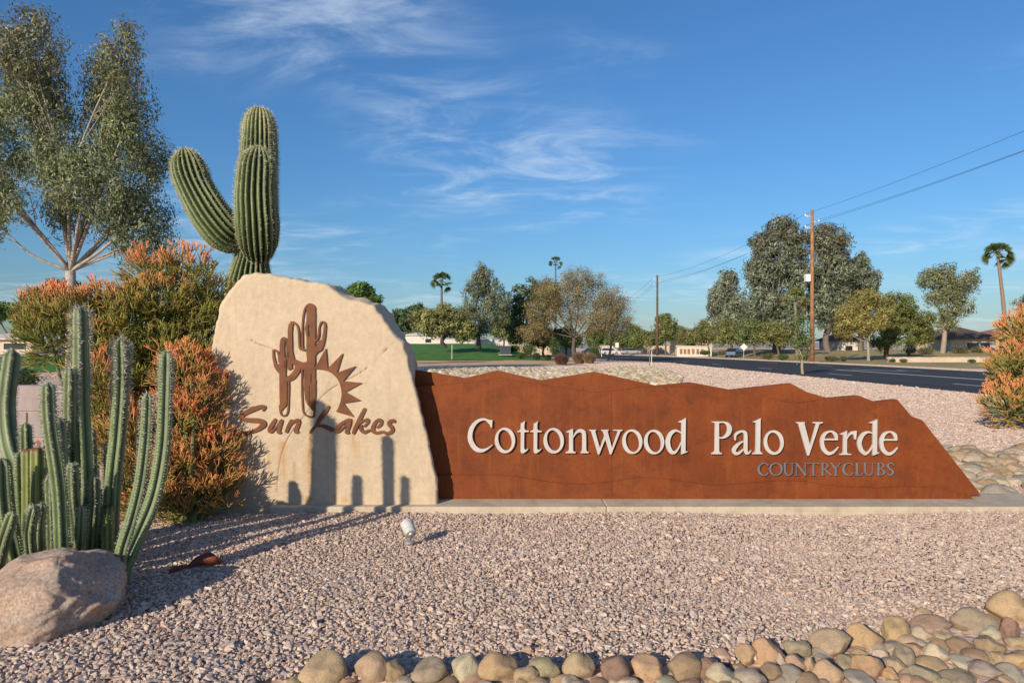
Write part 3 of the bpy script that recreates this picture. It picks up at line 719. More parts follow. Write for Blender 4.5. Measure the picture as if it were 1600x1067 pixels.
CAPS = {  # strokes in a unit box, y down, radius in box units
    'C': [[(.95, .16, .06), (.78, .05, .05), (.52, .03, .05), (.22, .20, .09), (.10, .50, .11), (.22, .80, .10), (.55, .97, .05), (.80, .94, .05), (.97, .80, .04)]],
    'O': [[(.5, .03, .045), (.2, .15, .07), (.07, .5, .10), (.2, .85, .07), (.5, .97, .045), (.8, .85, .07), (.93, .5, .10), (.8, .15, .07), (.5, .03, .045)]],
    'U': [[(.18, .05, .09), (.18, .62, .09), (.28, .88, .07), (.52, .97, .05), (.74, .86, .05), (.80, .60, .045), (.80, .05, .045)], [(.02, .03, .03), (.34, .03, .03)], [(.66, .03, .03), (.96, .03, .03)]],
    'N': [[(.12, .96, .045), (.14, .05, .045)], [(.14, .05, .08), (.86, .95, .09)], [(.88, .95, .045), (.88, .05, .045)], [(.0, .97, .03), (.26, .97, .03)], [(.74, .03, .03), (1.0, .03, .03)], [(.0, .03, .03), (.16, .03, .03)]],
    'T': [[(.5, .05, .09), (.5, .95, .09)], [(.02, .16, .03), (.04, .04, .04), (.96, .04, .04), (.98, .16, .03)], [(.32, .97, .03), (.68, .97, .03)]],
    'R': [[(.22, .05, .09), (.22, .95, .09)], [(.22, .04, .035), (.5, .04, .04), (.68, .24, .08), (.5, .47, .04), (.25, .49, .035)], [(.42, .5, .07), (.95, .95, .08)], [(.04, .97, .03), (.40, .97, .03)], [(.04, .03, .03), (.25, .03, .03)]],
    'Y': [[(.10, .04, .08), (.5, .55, .09), (.5, .95, .09)], [(.90, .04, .045), (.5, .55, .05)], [(-.02, .03, .03), (.26, .03, .03)], [(.74, .03, .03), (1.02, .03, .03)], [(.32, .97, .03), (.68, .97, .03)]],
    'L': [[(.25, .05, .10), (.25, .95, .10)], [(.05, .96, .035), (.80, .96, .04), (.95, .78, .035)], [(.05, .03, .03), (.45, .03, .03)]],
    'B': [[(.22, .05, .10), (.22, .95, .10)], [(.22, .04, .035), (.52, .04, .04), (.74, .23, .08), (.52, .46, .04), (.25, .47, .035)], [(.50, .47, .04), (.84, .70, .09), (.55, .96, .04), (.10, .97, .035)], [(.05, .03, .03), (.25, .03, .03)]],
    'S': [[(.88, .20, .05), (.74, .05, .05), (.45, .03, .06), (.20, .20, .09), (.35, .42, .10), (.68, .58, .10), (.82, .78, .09), (.55, .97, .06), (.25, .94, .05), (.10, .78, .05)]]}
for ch, x0, x1 in (('C', 1183.8, 1200.8), ('O', 1202, 1223), ('U', 1223.5, 1241.5), ('N', 1242.5, 1260.5), ('T', 1263, 1279.2), ('R', 1281.6, 1299), ('Y', 1297.5, 1314), ('C', 1316, 1333.6), ('L', 1336, 1348.6), ('U', 1348.5, 1367), ('B', 1369.5, 1384.5), ('S', 1385, 1397.5)):
    w_, h_ = x1 - x0, 20.0; g = Glyph(0, 0, 1.0)
    for st in CAPS[ch]: g.stroke(*[(x0 + x * w_, 723 + y * h_, r * 17.0) for x, y, r in st])
    on_sign(g, 'letter_small', YM - 0.030, YM - 0.012)
# ================================================================== gravel, river rocks, boulders
rng = np.random.default_rng(11); random.seed(5)
def hull_rock(name, seed, n=13):
    r = np.random.default_rng(seed); bm = bmesh.new()
    P = r.normal(size=(n, 3)); P /= np.linalg.norm(P, axis=1)[:, None]
    P *= r.uniform(.8, 1.05, (n, 1)) * np.array([1.0, r.uniform(.65, .95), r.uniform(.42, .62)])
    for p in P: bm.verts.new(p)
    res = bmesh.ops.convex_hull(bm, input=bm.verts)
    for v in [v for v in bm.verts if not v.link_faces]: bm.verts.remove(v)
    me = bpy.data.meshes.new(name); bm.to_mesh(me); bm.free(); me.materials.append(M['gravel']); return me
def scatter(name, P, scale, rot, meshes, label=None, cat=None, mat=None):
    """one 'stuff' object: real stones instanced on the given points"""
    col = bpy.data.collections.new(name + "_stones")
    for i, m in enumerate(meshes):
        o = bpy.data.objects.new(name + "_stone", m); col.objects.link(o)
    me = bpy.data.meshes.new(name); n = len(P)
    me.vertices.add(n); me.vertices.foreach_set("co", np.asarray(P, np.float32).ravel())
    for nm, ty, key, arr in (("scl", 'FLOAT_VECTOR', "vector", scale), ("rot", 'FLOAT_VECTOR', "vector", rot), ("idx", 'INT', "value", rng.integers(0, len(meshes), n))):
        a = me.attributes.new(nm, ty, 'POINT'); a.data.foreach_set(key, np.asarray(arr, np.int32 if ty == 'INT' else np.float32).ravel())
    o = bpy.data.objects.new(name, me); C.objects.link(o)
    ng = bpy.data.node_groups.new(name, 'GeometryNodeTree')
    ng.interface.new_socket("Geometry", in_out='INPUT', socket_type='NodeSocketGeometry')
    ng.interface.new_socket("Geometry", in_out='OUTPUT', socket_type='NodeSocketGeometry')
    N = ng.nodes; L = ng.links
    gi, go = N.new("NodeGroupInput"), N.new("NodeGroupOutput")
    m2p, iop, ci = N.new("GeometryNodeMeshToPoints"), N.new("GeometryNodeInstanceOnPoints"), N.new("GeometryNodeCollectionInfo")
    ci.inputs['Collection'].default_value = col; ci.inputs['Separate Children'].default_value = True; ci.inputs['Reset Children'].default_value = True
    def na(nm, dt):
        a = N.new("GeometryNodeInputNamedAttribute"); a.data_type = dt; a.inputs['Name'].default_value = nm; return a.outputs['Attribute']
    L.new(gi.outputs[0], m2p.inputs['Mesh']); L.new(m2p.outputs[0], iop.inputs['Points'])
    L.new(ci.outputs[0], iop.inputs['Instance']); iop.inputs['Pick Instance'].default_value = True
    L.new(na("idx", 'INT'), iop.inputs['Instance Index']); L.new(na("rot", 'FLOAT_VECTOR'), iop.inputs['Rotation']); L.new(na("scl", 'FLOAT_VECTOR'), iop.inputs['Scale'])
    L.new(iop.outputs[0], go.inputs[0])
    md = o.modifiers.new("stones", 'NODES'); md.node_group = ng
    return tag(o, label, cat, kind='stuff')
def jitter_grid(x0, x1, y0, y1, s):
    X, Y = np.meshgrid(np.arange(x0, x1, s), np.arange(y0, y1, s), indexing='ij')
    P = np.stack([X.ravel(), Y.ravel()], 1); return P + rng.uniform(-.55, .55, P.shape) * s
def swell(P): return 0.022 + 0.012 * np.sin(P[:, 0] * 2.1 + 1.3 * np.sin(P[:, 1] * 1.7)) + 0.008 * np.sin(P[:, 1] * 5.1 + P[:, 0] * 1.1)
# where the river-rock edging begins (front limit of the gravel), photo lower edge
EDGE = np.array([(-9, 3.1), (-1.15, 3.25), (0.0, 3.33), (1.1, 3.40), (1.6, 3.62), (2.1, 3.80), (2.6, 3.98), (3.1, 4.15), (3.5, 4.38), (4.2, 4.75), (6.5, 5.9)])
def gravel_pts():
    A = jitter_grid(-5.6, 5.9, 2.3, 6.52, 0.0200)
    lim = np.interp(A[:, 0], EDGE[:, 0], EDGE[:, 1])
    vis = (np.abs(A[:, 0]) < A[:, 1] * .75 + .8)
    A = A[(A[:, 1] > lim) & vis | ((A[:, 0] < -1.2) & vis & (A[:, 1] > 2.6))]
    B = jitter_grid(-6.2, -1.9, 6.52, 9.0, 0.034)                       # left of and behind the stone
    B = B[~((B[:, 0] > -3.0) & (B[:, 1] > 6.55) & (B[:, 1] < 7.3))]
    D = jitter_grid(3.2, 17.0, 7.14, 19.0, 0.043)                       # beyond the right end of the sign
    D = D[(D[:, 0] > D[:, 1] * .42) & (D[:, 0] < D[:, 1] * .80 + .3) & (D[:, 0] < 15.8)]
    E = jitter_grid(-15, 16.1, 17.5, 34, .060); E = E[(E[:, 0] > -.18 * E[:, 1]) | (E[:, 0] < -.40 * E[:, 1])]
    E = E[(np.abs(E[:, 0]) < E[:, 1] * .80)]
    K = jitter_grid(-28, 16.2, 34, 72, .105); K = K[(np.abs(K[:, 0]) < K[:, 1] * .80) & ((K[:, 0] > -.17 * K[:, 1]) | (K[:, 0] < -.45 * K[:, 1])) & ~((K[:, 1] > 59) & (K[:, 0] < 7))]
    return A, B, D, E, K
A_, B_, D_, E_, K_ = gravel_pts()
gm = [hull_rock("gravel_stone", 100 + i) for i in range(10)]
P2 = np.vstack([A_, B_, D_, E_, K_]); n = len(P2)
bigger = np.r_[np.ones(len(A_)), np.full(len(B_), 1.25), np.full(len(D_), 1.9), np.full(len(E_), 2.6), np.full(len(K_), 4.0)]
s = np.exp(rng.normal(math.log(.0134), .36, n)) * bigger
s *= 1 + .22 * np.clip((4.6 - P2[:, 1]) / 1.2, 0, 1) * np.clip((0.5 - P2[:, 0]) / 2, 0, 1)
P3 = np.column_stack([P2, swell(P2) * (np.r_[np.ones(len(A_)), np.zeros(len(P2) - len(A_))]) + rng.uniform(-.004, .006, n)])
scatter('gravel', P3, s[:, None] * rng.uniform(.8, 1.2, (n, 3)), np.column_stack([rng.uniform(-.42, .42, (n, 2)), rng.uniform(0, 6.3, n)]), gm,
        'pinkish crushed gravel covering the bed around the sign', 'gravel')

# ---- river rocks
def cobble_mesh(name, seed, sub=4):
    r = np.random.default_rng(seed); bm = bmesh.new(); bmesh.ops.create_icosphere(bm, subdivisions=sub, radius=1)
    e = r.uniform(.72, 1.0); off = Vector(r.uniform(0, 50, 3)); cuts = []
    for _ in range(int(r.integers(4, 9))):
        d = Vector(r.normal(size=3)).normalized(); cuts.append((d, r.uniform(.60, .86)))
    for v in bm.verts:
        c = v.co; c = Vector([math.copysign(abs(x) ** e, x) for x in c]).normalized() * (c.length)
        for d, h in cuts:
            k = c.dot(d)
            if k > h: c = c - d * (k - h) * .8
        k = 1 + .15 * noise.noise(c * 1.3 + off) + .06 * noise.noise(c * 3.2 + off) + .016 * noise.noise(c * 11 + off)
        v.co = c * k
    me = bpy.data.meshes.new(name)
    for f in bm.faces: f.smooth = True
    bm.to_mesh(me); bm.free(); me.materials.append(M['cobble']); return me
cob = [cobble_mesh("river_rock", 40 + i) for i in range(16)]
cob_lo = [cobble_mesh("river_rock_far", 70 + i, 2) for i in range(6)]
PAL = {'tan': (.41, .30, .195), 'gold': (.44, .305, .175), 'orange': (.43, .275, .16), 'olive': (.34, .27, .18), 'grey': (.33, .28, .225), 'pale': (.47, .385, .28),
       'pink': (.38, .25, .175), 'maroon': (.26, .165, .12), 'brown': (.31, .215, .135), 'white': (.45, .385, .29)}
NAMEC = {'gold': 'golden', 'pale': 'pale cream', 'white': 'whitish'}
def rock(p, sx, sy, sz, rz, tilt, color, label, group, name='river_rock', cat='rock', meshes=None, k=None):
    o = bpy.data.objects.new(name, (meshes or cob)[random.randrange(len(meshes or cob)) if k is None else k]); C.objects.link(o)
    o.location = p; o.scale = (sx, sy, sz); o.rotation_euler = (tilt[0], tilt[1], rz)
    j = [random.uniform(.88, 1.12) for _ in range(3)]; m = sum(j) / 3
    o.color = tuple(min(1, c * (.35 * jj + .65 * m)) for c, jj in zip(PAL[color], j)) + (1,)
    return tag(o, label, cat, group)
#        x     y    w   h  colour
EDGING = [(506, 1046, 84, 50, 'tan'), (581, 1044, 60, 47, 'tan'), (616, 1047, 38, 40, 'brown'), (670, 1048, 66, 36, 'olive'), (727, 1044, 46, 46, 'pale'), (778, 1044, 64, 46, 'gold'),
    (822, 1054, 42, 28, 'tan'), (852, 1043, 52, 34, 'olive'), (905, 1042, 50, 42, 'tan'), (960, 1044, 50, 42, 'maroon'), (1012, 1044, 58, 40, 'gold'), (1068, 1044, 58, 46, 'brown'), (1104, 1046, 34, 38, 'maroon'),
    (1131, 1027, 38, 28, 'pink'), (1165, 1026, 38, 35, 'gold'), (1198, 1020, 50, 48, 'orange'), (1126, 1055, 44, 34, 'pale'), (1171, 1057, 50, 28, 'grey'), (1154, 1043, 28, 16, 'tan'),
    (1245, 1014, 44, 30, 'olive'), (1298, 1007, 70, 42, 'tan'), (1347, 995, 58, 44, 'orange'), (1397, 985, 54, 40, 'gold'), (1455, 980, 64, 34, 'pink'), (1443, 958, 32, 16, 'tan'), (1525, 970, 78, 40, 'olive'),
    (1580, 953, 68, 54, 'gold'), (1577, 986, 30, 44, 'maroon'), (1545, 988, 34, 22, 'white'), (1439, 990, 34, 22, 'pale'), (1470, 994, 38, 26, 'tan'), (1467, 1011, 30, 26, 'brown'), (1500, 1012, 42, 22, 'brown'),
    (1545, 1010, 42, 38, 'brown'), (1410, 1026, 38, 34, 'olive'), (1430, 1016, 34, 26, 'pink'), (1420, 1001, 36, 22, 'tan'), (1367, 1010, 46, 16, 'pale'), (1285, 1024, 38, 18, 'pale'), (1293, 1049, 48, 38, 'tan'),
    (1242, 1036, 36, 28, 'pink'), (1220, 1036, 22, 28, 'pale'), (1354, 1042, 48, 44, 'orange'), (1320, 1037, 38, 22, 'olive'), (1401, 1041, 32, 30, 'tan'), (1392, 1055, 26, 22, 'orange'), (1443, 1055, 48, 28, 'olive'), (1454, 1036, 46, 18, 'gold'),
    (1462, 1022, 36, 32, 'pale'), (1525, 1026, 42, 22, 'brown'), (1540, 1047, 50, 26, 'grey'), (1508, 1036, 50, 20, 'white'), (1592, 1030, 48, 26, 'gold'), (1580, 1052, 44, 26, 'grey'), (1342, 1061, 50, 24, 'grey'), (1235, 1055, 42, 24, 'grey'),
    (1495, 1060, 52, 22, 'olive'), (1590, 1005, 34, 24, 'tan'), (1265, 1040, 18, 26, 'tan'), (1375, 1024, 26, 22, 'pale'), (1562, 1028, 30, 22, 'tan'), (1205, 1052, 36, 26, 'brown'), (1260, 1062, 40, 20, 'brown'), (1420, 1062, 30, 16, 'pink'),
    (540, 1064, 34, 14, 'orange'), (632, 1064, 30, 14, 'grey'), (700, 1066, 34, 12, 'brown'), (752, 1066, 26, 12, 'olive'), (838, 1066, 34, 14, 'tan'), (880, 1066, 36, 14, 'gold'), (936, 1066, 30, 12, 'brown'), (985, 1066, 34, 14, 'olive'), (1040, 1066, 40, 14, 'white'), (1088, 1064, 26, 12, 'grey')]
ORD = ['first', 'second', 'third', 'fourth', 'fifth', 'sixth', 'seventh', 'eighth', 'ninth', 'tenth', 'eleventh', 'twelfth', 'thirteenth', 'fourteenth', 'fifteenth', 'sixteenth', 'seventeenth', 'eighteenth', 'nineteenth', 'twentieth']
cnt = {}
order = sorted(range(len(EDGING)), key=lambda i: EDGING[i][0])
lab = {}
for i in order:
    x, y, w, h, c = EDGING[i]; cl = NAMEC.get(c, c)
    size = 'large' if w * h > 2000 else ('small' if w * h < 750 else 'mid-sized')
    key = (size, cl); cnt[key] = cnt.get(key, 0) + 1; lab[i] = (size, cl, cnt[key])
for i, (x, y, w, h, c) in enumerate(EDGING):
    size, cl, kth = lab[i]; tot = cnt[(size, cl)]
    L_ = f"{size} {cl} river rock in the bottom edging" if tot == 1 else f"{ORD[kth - 1]} {size} {cl} rock from the left in the bottom edging"
    d = 3.4; zc = .05
    for _ in range(4):
        zc = .34 * h * d / F - .012; d = (H - zc) * F / (y - HY)
    p = W(x, y, d); hw = w * d / F / 2 * 1.02; hh = h * d / F / 2 * 1.05
    dep = max(.55 * hw, min(hw, .075)) if w < 60 else hw * .8
    rock(p, hw, dep, hh, random.uniform(-.35, .35), (random.uniform(-.15, .15), random.uniform(-.12, .12)), c, L_, 'river rocks edging the gravel bed')
fill = 0; wedge = []
for k in range(420):                                    # the low rocks wedged underneath and in front
    x = random.uniform(-1.4, 4.4); e = float(np.interp(x, EDGE[:, 0], EDGE[:, 1])); y = e - random.uniform(.05, .9) ** 1
    px, py = 800 + x / y * F, HY + (H - .02) / y * F
    if not (430 < px < 1660 and py < 1100) or fill > 110: continue
    fill += 1; r = random.uniform(.035, .06)
    wedge.append((px, (x, y, random.uniform(-.01, .012)), r, random.choice(['tan', 'brown', 'olive', 'grey', 'pale', 'pink'])))
cnt = {}
for px, p, r, c in sorted(wedge):
    cnt[c] = cnt.get(c, 0) + 1; cl = NAMEC.get(c, c)
    rock(p, r * random.uniform(1, 1.4), r, r * .62, random.uniform(0, 3), (random.uniform(-.3, .3), random.uniform(-.3, .3)), c,
         f"{ORD[cnt[c] - 1]} {cl} pebble from the left wedged low between the edging rocks" if cnt[c] <= 20 else f"{ORD[cnt[c] - 21]} {cl} pebble past the twentieth wedged low between the edging rocks", 'small rocks wedged in the edging')
# dry creek of river rocks right of the sign
cells = jitter_grid(5.0, 8.6, 7.55, 10.6, .215); creek = []
for x, y in cells:
    px, py = 800 + x / y * F, HY + H / y * F
    edge_ = 705 + 8 * math.sin(px * .05)
    if px > 1640 or px < 1440 or py < edge_ or py > 772 - max(0, (1530 - px)) * .2: continue
    r = random.uniform(.075, .15)
    creek.append((px, (x, y, r * .18), r, random.choice(['tan', 'tan', 'olive', 'pale', 'gold', 'brown', 'grey', 'white'])))
cnt = {}
for px, p, r, c in sorted(creek):
    cnt[c] = cnt.get(c, 0) + 1; cl = NAMEC.get(c, c)
    rock(p, r * random.uniform(1, 1.35), r, r * .6, random.uniform(0, 3), (random.uniform(-.2, .2), random.uniform(-.2, .2)), c,
         f"{ORD[cnt[c] - 1]} {cl} rock from the left in the dry creek beyond the sign" if cnt[c] <= 20 else f"{ORD[cnt[c] - 21]} {cl} rock past the twentieth in the dry creek beyond the sign", 'river rocks in the dry creek')
Pf = jitter_grid(-7.0, 12.0, 28.0, 52.0, .30)
pxf, pyf = 800 + Pf[:, 0] / Pf[:, 1] * F, HY + H / Pf[:, 1] * F
m = (((pxf > 672) & (pxf < 930) & (pyf > 576.5 + np.abs(pxf - 800) * .01)) | ((pxf > 925) & (pxf < 1062) & (pyf > 574 + ((pxf - 990) / 62) ** 2 * 11))) & (pyf < 608) & (rng.random(len(pxf)) < .8)
Pf = Pf[m]; nf = len(Pf); rf = rng.uniform(.11, .24, nf)
for me_ in cob_lo: me_.materials.clear(); me_.materials.append(None)
t = NT("creek_rock"); oi_ = t.new("ShaderNodeObjectInfo")
M['creek'] = t.done(t.ramp(oi_.outputs['Random'], [(0, (.36, .25, .14)), (.25, (.56, .42, .25)), (.5, (.50, .42, .31)), (.75, (.66, .54, .37)), (1, (.38, .33, .25))]), .85, 0, .2)
for me_ in cob_lo: me_.materials[0] = M['creek']
scatter('creek_rocks', np.column_stack([Pf, rf * .15]), rf[:, None] * np.array([1.2, 1, .85]), np.column_stack([rng.uniform(-.25, .25, (nf, 2)), rng.uniform(0, 6, nf)]), cob_lo,
        'far bed of tan river rocks beyond the steel sign', 'river rocks')

# ---- big granite boulder, front left
def boulder(name, at, rad, rot, seed, label, cat, sub=6):
    bm = bmesh.new(); bmesh.ops.create_icosphere(bm, subdivisions=sub, radius=1); r = np.random.default_rng(seed); off = Vector(r.uniform(0, 60, 3))
    cuts = [(Vector(d).normalized(), h) for d, h in (((1, -.1, .15), .80), ((-.05, -1, .25), .76), ((-.25, -.1, 1), .70), ((.35, -.7, .6), .90), ((.6, .2, 1), .84))]
    Mx = Euler(rot).to_matrix()
    for v in bm.verts:
        c = v.co.copy()
        for d, h in cuts:
            k = c.dot(d)
            if k > h: c -= d * (k - h) * .95
        c *= 1 + .10 * noise.noise(c * 1.4 + off) + .065 * noise.noise(c * 3.6 + off) + .030 * noise.noise(c * 9 + off) + .014 * noise.noise(c * 25 + off)
        v.co = Mx @ Vector((c.x * rad[0], c.y * rad[1], c.z * rad[2])) + Vector(at)
    for f in bm.faces: f.smooth = True
    me = bpy.data.meshes.new(name); bm.to_mesh(me); bm.free()
    return tag(obj(name, me, M['granite'], None, (at[0], at[1], 0)), label, cat)
boulder('boulder', (-2.90, 3.90, .03), (.70, .42, .34), (0, R(-25), R(10)), 3, 'big rounded granite boulder in the lower left corner', 'boulder')
rock(W(776, 558, 105) + Vector((0, 0, .3)), 1.0, .6, .5, .2, (0, 0), 'orange', 'lone orange boulder beside the golf green', None, 'boulder', 'boulder')

# ---- bits of dry litter blown over the gravel
Pl = jitter_grid(-4.2, 4.2, 3.5, 6.45, .30); Pl = Pl[(rng.random(len(Pl)) < .55) & (np.abs(Pl[:, 0]) < Pl[:, 1] * .78) & (Pl[:, 1] > np.interp(Pl[:, 0], EDGE[:, 0], EDGE[:, 1]) + .1)]
lv_ = []
for k, c in enumerate(((.42, .30, .15), (.34, .19, .09), (.62, .55, .44), (.26, .17, .10))):
    n_ = 9; V = []
    for i in range(n_):
        u = i / (n_ - 1); w = .34 * math.sin(u * math.pi) ** .8 * (1 if k < 2 else .22); z = .25 * math.sin(u * 2.6 + k)
        V += [(u * 2 - 1, -w, z + .12), (u * 2 - 1, 0, z), (u * 2 - 1, w, z + .12)]
    Q = [(3 * i + j, 3 * i + 3 + j, 3 * i + 4 + j, 3 * i + 1 + j) for i in range(n_ - 1) for j in range(2)]
    me_ = mesh_np('dry_bit', V, np.array(Q), True); me_.materials.append(plain("dry_litter", c, .8, 0, .25, 3)); lv_.append(me_)
n_ = len(Pl); sl = rng.uniform(.012, .034, n_)
scatter('leaf_litter', np.column_stack([Pl, swell(Pl) + .022]), np.repeat(sl[:, None], 3, 1), np.column_stack([rng.uniform(-.3, .3, (n_, 2)), rng.uniform(0, 6.3, n_)]), lv_, 'dry leaf and twig litter sprinkled over the gravel', 'leaf litter')
# ================================================================== cacti, pencil shrubs
rng = np.random.default_rng(23); random.seed(8)
def spline3(P, n):
    D = []; P = [np.asarray(p, float) for p in P]
    c = [2 * P[0] - P[1]] + P + [2 * P[-1] - P[-2]]
    seg = len(P) - 1
    for u in np.linspace(0, seg - 1e-6, n):
        i = int(u); t = u - i; p0, p1, p2, p3 = c[i:i + 4]
        D.append(.5 * (2 * p1 + (p2 - p0) * t + (2 * p0 - 5 * p1 + 4 * p2 - p3) * t * t + (3 * p1 - p0 - 3 * p2 + p3) * t ** 3))
    return np.array(D)
def frames(P):
    T = np.gradient(P, axis=0); T /= np.linalg.norm(T, axis=1)[:, None]
    A = np.zeros_like(P); a = np.cross(T[0], [0.13, 1, .05]); a /= np.linalg.norm(a)
    for i in range(len(P)):
        a = a - T[i] * a.dot(T[i]); a /= np.linalg.norm(a); A[i] = a
    return T, A, np.cross(T, A)
def cactus_column(path, rad, ribs, depth, sharp, colf, nseg=90, per=6, dome=True, spine_len=.03, spine_step=.03, spine_n=4, spine_col=(.55, .47, .33), top_spine=1.0, phase=0.0, dl=1.15):
    """ribbed stem swept along `path` [(x,y,z)...] with radii `rad`; returns skin mesh and spine mesh"""
    ctl = spline3(path, nseg); rr = np.interp(np.linspace(0, 1, nseg), np.linspace(0, 1, len(rad)), rad)
    d = np.r_[0, np.cumsum(np.linalg.norm(np.diff(ctl, axis=0), axis=1))]; L = d[-1]
    if dome:                                       # rounded tip
        Rt = rr[-1]; k = np.clip((d - (L - Rt * dl)) / (Rt * dl), 0, 1); rr = rr * np.sqrt(np.maximum(1 - k ** 2.2, 0.0009))
    T, A, B = frames(ctl); nt = ribs * per; th = np.arange(nt) * 2 * math.pi / nt + phase
    rib = np.abs(np.cos((th - phase) * ribs / 2)) ** sharp
    prof = (1 - depth) + depth * rib
    V = ctl[:, None] + (rr[:, None] * prof[None])[:, :, None] * (np.cos(th)[None, :, None] * A[:, None] + np.sin(th)[None, :, None] * B[:, None])
    wob = np.array([[noise.noise(Vector((p[0] * 3, p[1] * 3, p[2] * 3)))] for p in ctl]); V += (V - ctl[:, None]) * wob[:, :, None] * .06
    i = np.arange(nseg - 1)[:, None] * nt; j = np.arange(nt)[None]; j2 = (j + 1) % nt
    Q = np.stack([i + j, i + j2, i + nt + j2, i + nt + j], -1).reshape(-1, 4)
    col = np.array([[colf(d[a] / L, rib[b]) for b in range(nt)] for a in range(nseg)]).reshape(-1, 3)
    Vf = np.vstack([V.reshape(-1, 3), ctl[-1:] + T[-1:] * .002]); col = np.vstack([col, col[-1:]])
    tip = len(Vf) - 1; T3 = np.array([((nseg - 1) * nt + b, (nseg - 1) * nt + (b + 1) % nt, tip) for b in range(nt)])
    skin = mesh_np('stem_skin', Vf, [Q, T3], True, col)
    sv, scol = [], []
    for b in range(0, nt, per):
        pos = spine_step * rng.uniform(0, 1)
        while pos < L:
            a = min(nseg - 2, int(np.searchsorted(d, pos)) - 1); a = max(a, 0); f = (pos - d[a]) / max(1e-6, d[a + 1] - d[a])
            p = V[a, b] * (1 - f) + V[a + 1, b] * f; o = p - (ctl[a] * (1 - f) + ctl[a + 1] * f); o /= np.linalg.norm(o) + 1e-9
            h = pos / L; ln = spine_len * (1 + (top_spine - 1) * max(0, (h - .55) / .45))
            nn = spine_n + (int(spine_n * (top_spine - 1) * .8) if h > .7 else 0)
            for _ in range(nn):
                dr = o + rng.normal(size=3) * .55 + T[a] * rng.uniform(-.3, .4); dr /= np.linalg.norm(dr)
                s_ = np.cross(dr, rng.normal(size=3)); s_ /= np.linalg.norm(s_); w = .0016 + .0010 * rng.random()
                sv.append([p - s_ * w, p + s_ * w, p + dr * ln * rng.uniform(.55, 1.15)])
                cc = np.array(spine_col) * rng.uniform(.75, 1.2); scol += [cc, cc, cc]
            pos += spine_step * rng.uniform(.8, 1.2)
    spn = mesh_np('spines', np.array(sv).reshape(-1, 3), np.arange(len(sv) * 3).reshape(-1, 3), False, np.array(scol)) if sv else None
    return skin, spn
# ---- tall saguaro behind the stone
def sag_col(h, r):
    k = .22 + .80 * r; c = np.array((.105, .145, .058)) * k  # dark rib valleys: groove shade painted into the skin colour
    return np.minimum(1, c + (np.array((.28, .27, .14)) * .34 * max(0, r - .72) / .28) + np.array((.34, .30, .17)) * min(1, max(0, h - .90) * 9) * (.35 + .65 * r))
sag = empty('saguaro_cactus', (-3.2, 8.3, 0), 'tall green saguaro cactus with two arms standing behind the stone slab', 'cactus')
def sag_part(name, pts, rad, ribs, nseg):
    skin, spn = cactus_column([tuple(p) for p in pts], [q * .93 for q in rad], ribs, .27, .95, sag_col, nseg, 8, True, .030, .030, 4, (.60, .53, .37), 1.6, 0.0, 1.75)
    o = obj(name, skin, M['succulent'], sag); tag(obj('spines', spn, M['spine'], o), kind='stuff')
D0 = 8.3
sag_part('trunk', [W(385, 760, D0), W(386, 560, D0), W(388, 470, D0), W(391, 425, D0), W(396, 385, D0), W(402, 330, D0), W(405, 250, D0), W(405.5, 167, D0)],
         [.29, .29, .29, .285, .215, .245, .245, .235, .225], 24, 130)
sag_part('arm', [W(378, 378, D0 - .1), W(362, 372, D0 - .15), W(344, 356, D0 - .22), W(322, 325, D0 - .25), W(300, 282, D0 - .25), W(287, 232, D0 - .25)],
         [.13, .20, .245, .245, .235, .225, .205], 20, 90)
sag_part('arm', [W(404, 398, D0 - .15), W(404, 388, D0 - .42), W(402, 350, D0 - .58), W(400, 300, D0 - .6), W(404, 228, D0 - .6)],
         [.07, .165, .235, .27, .262, .24, .215], 21, 90)

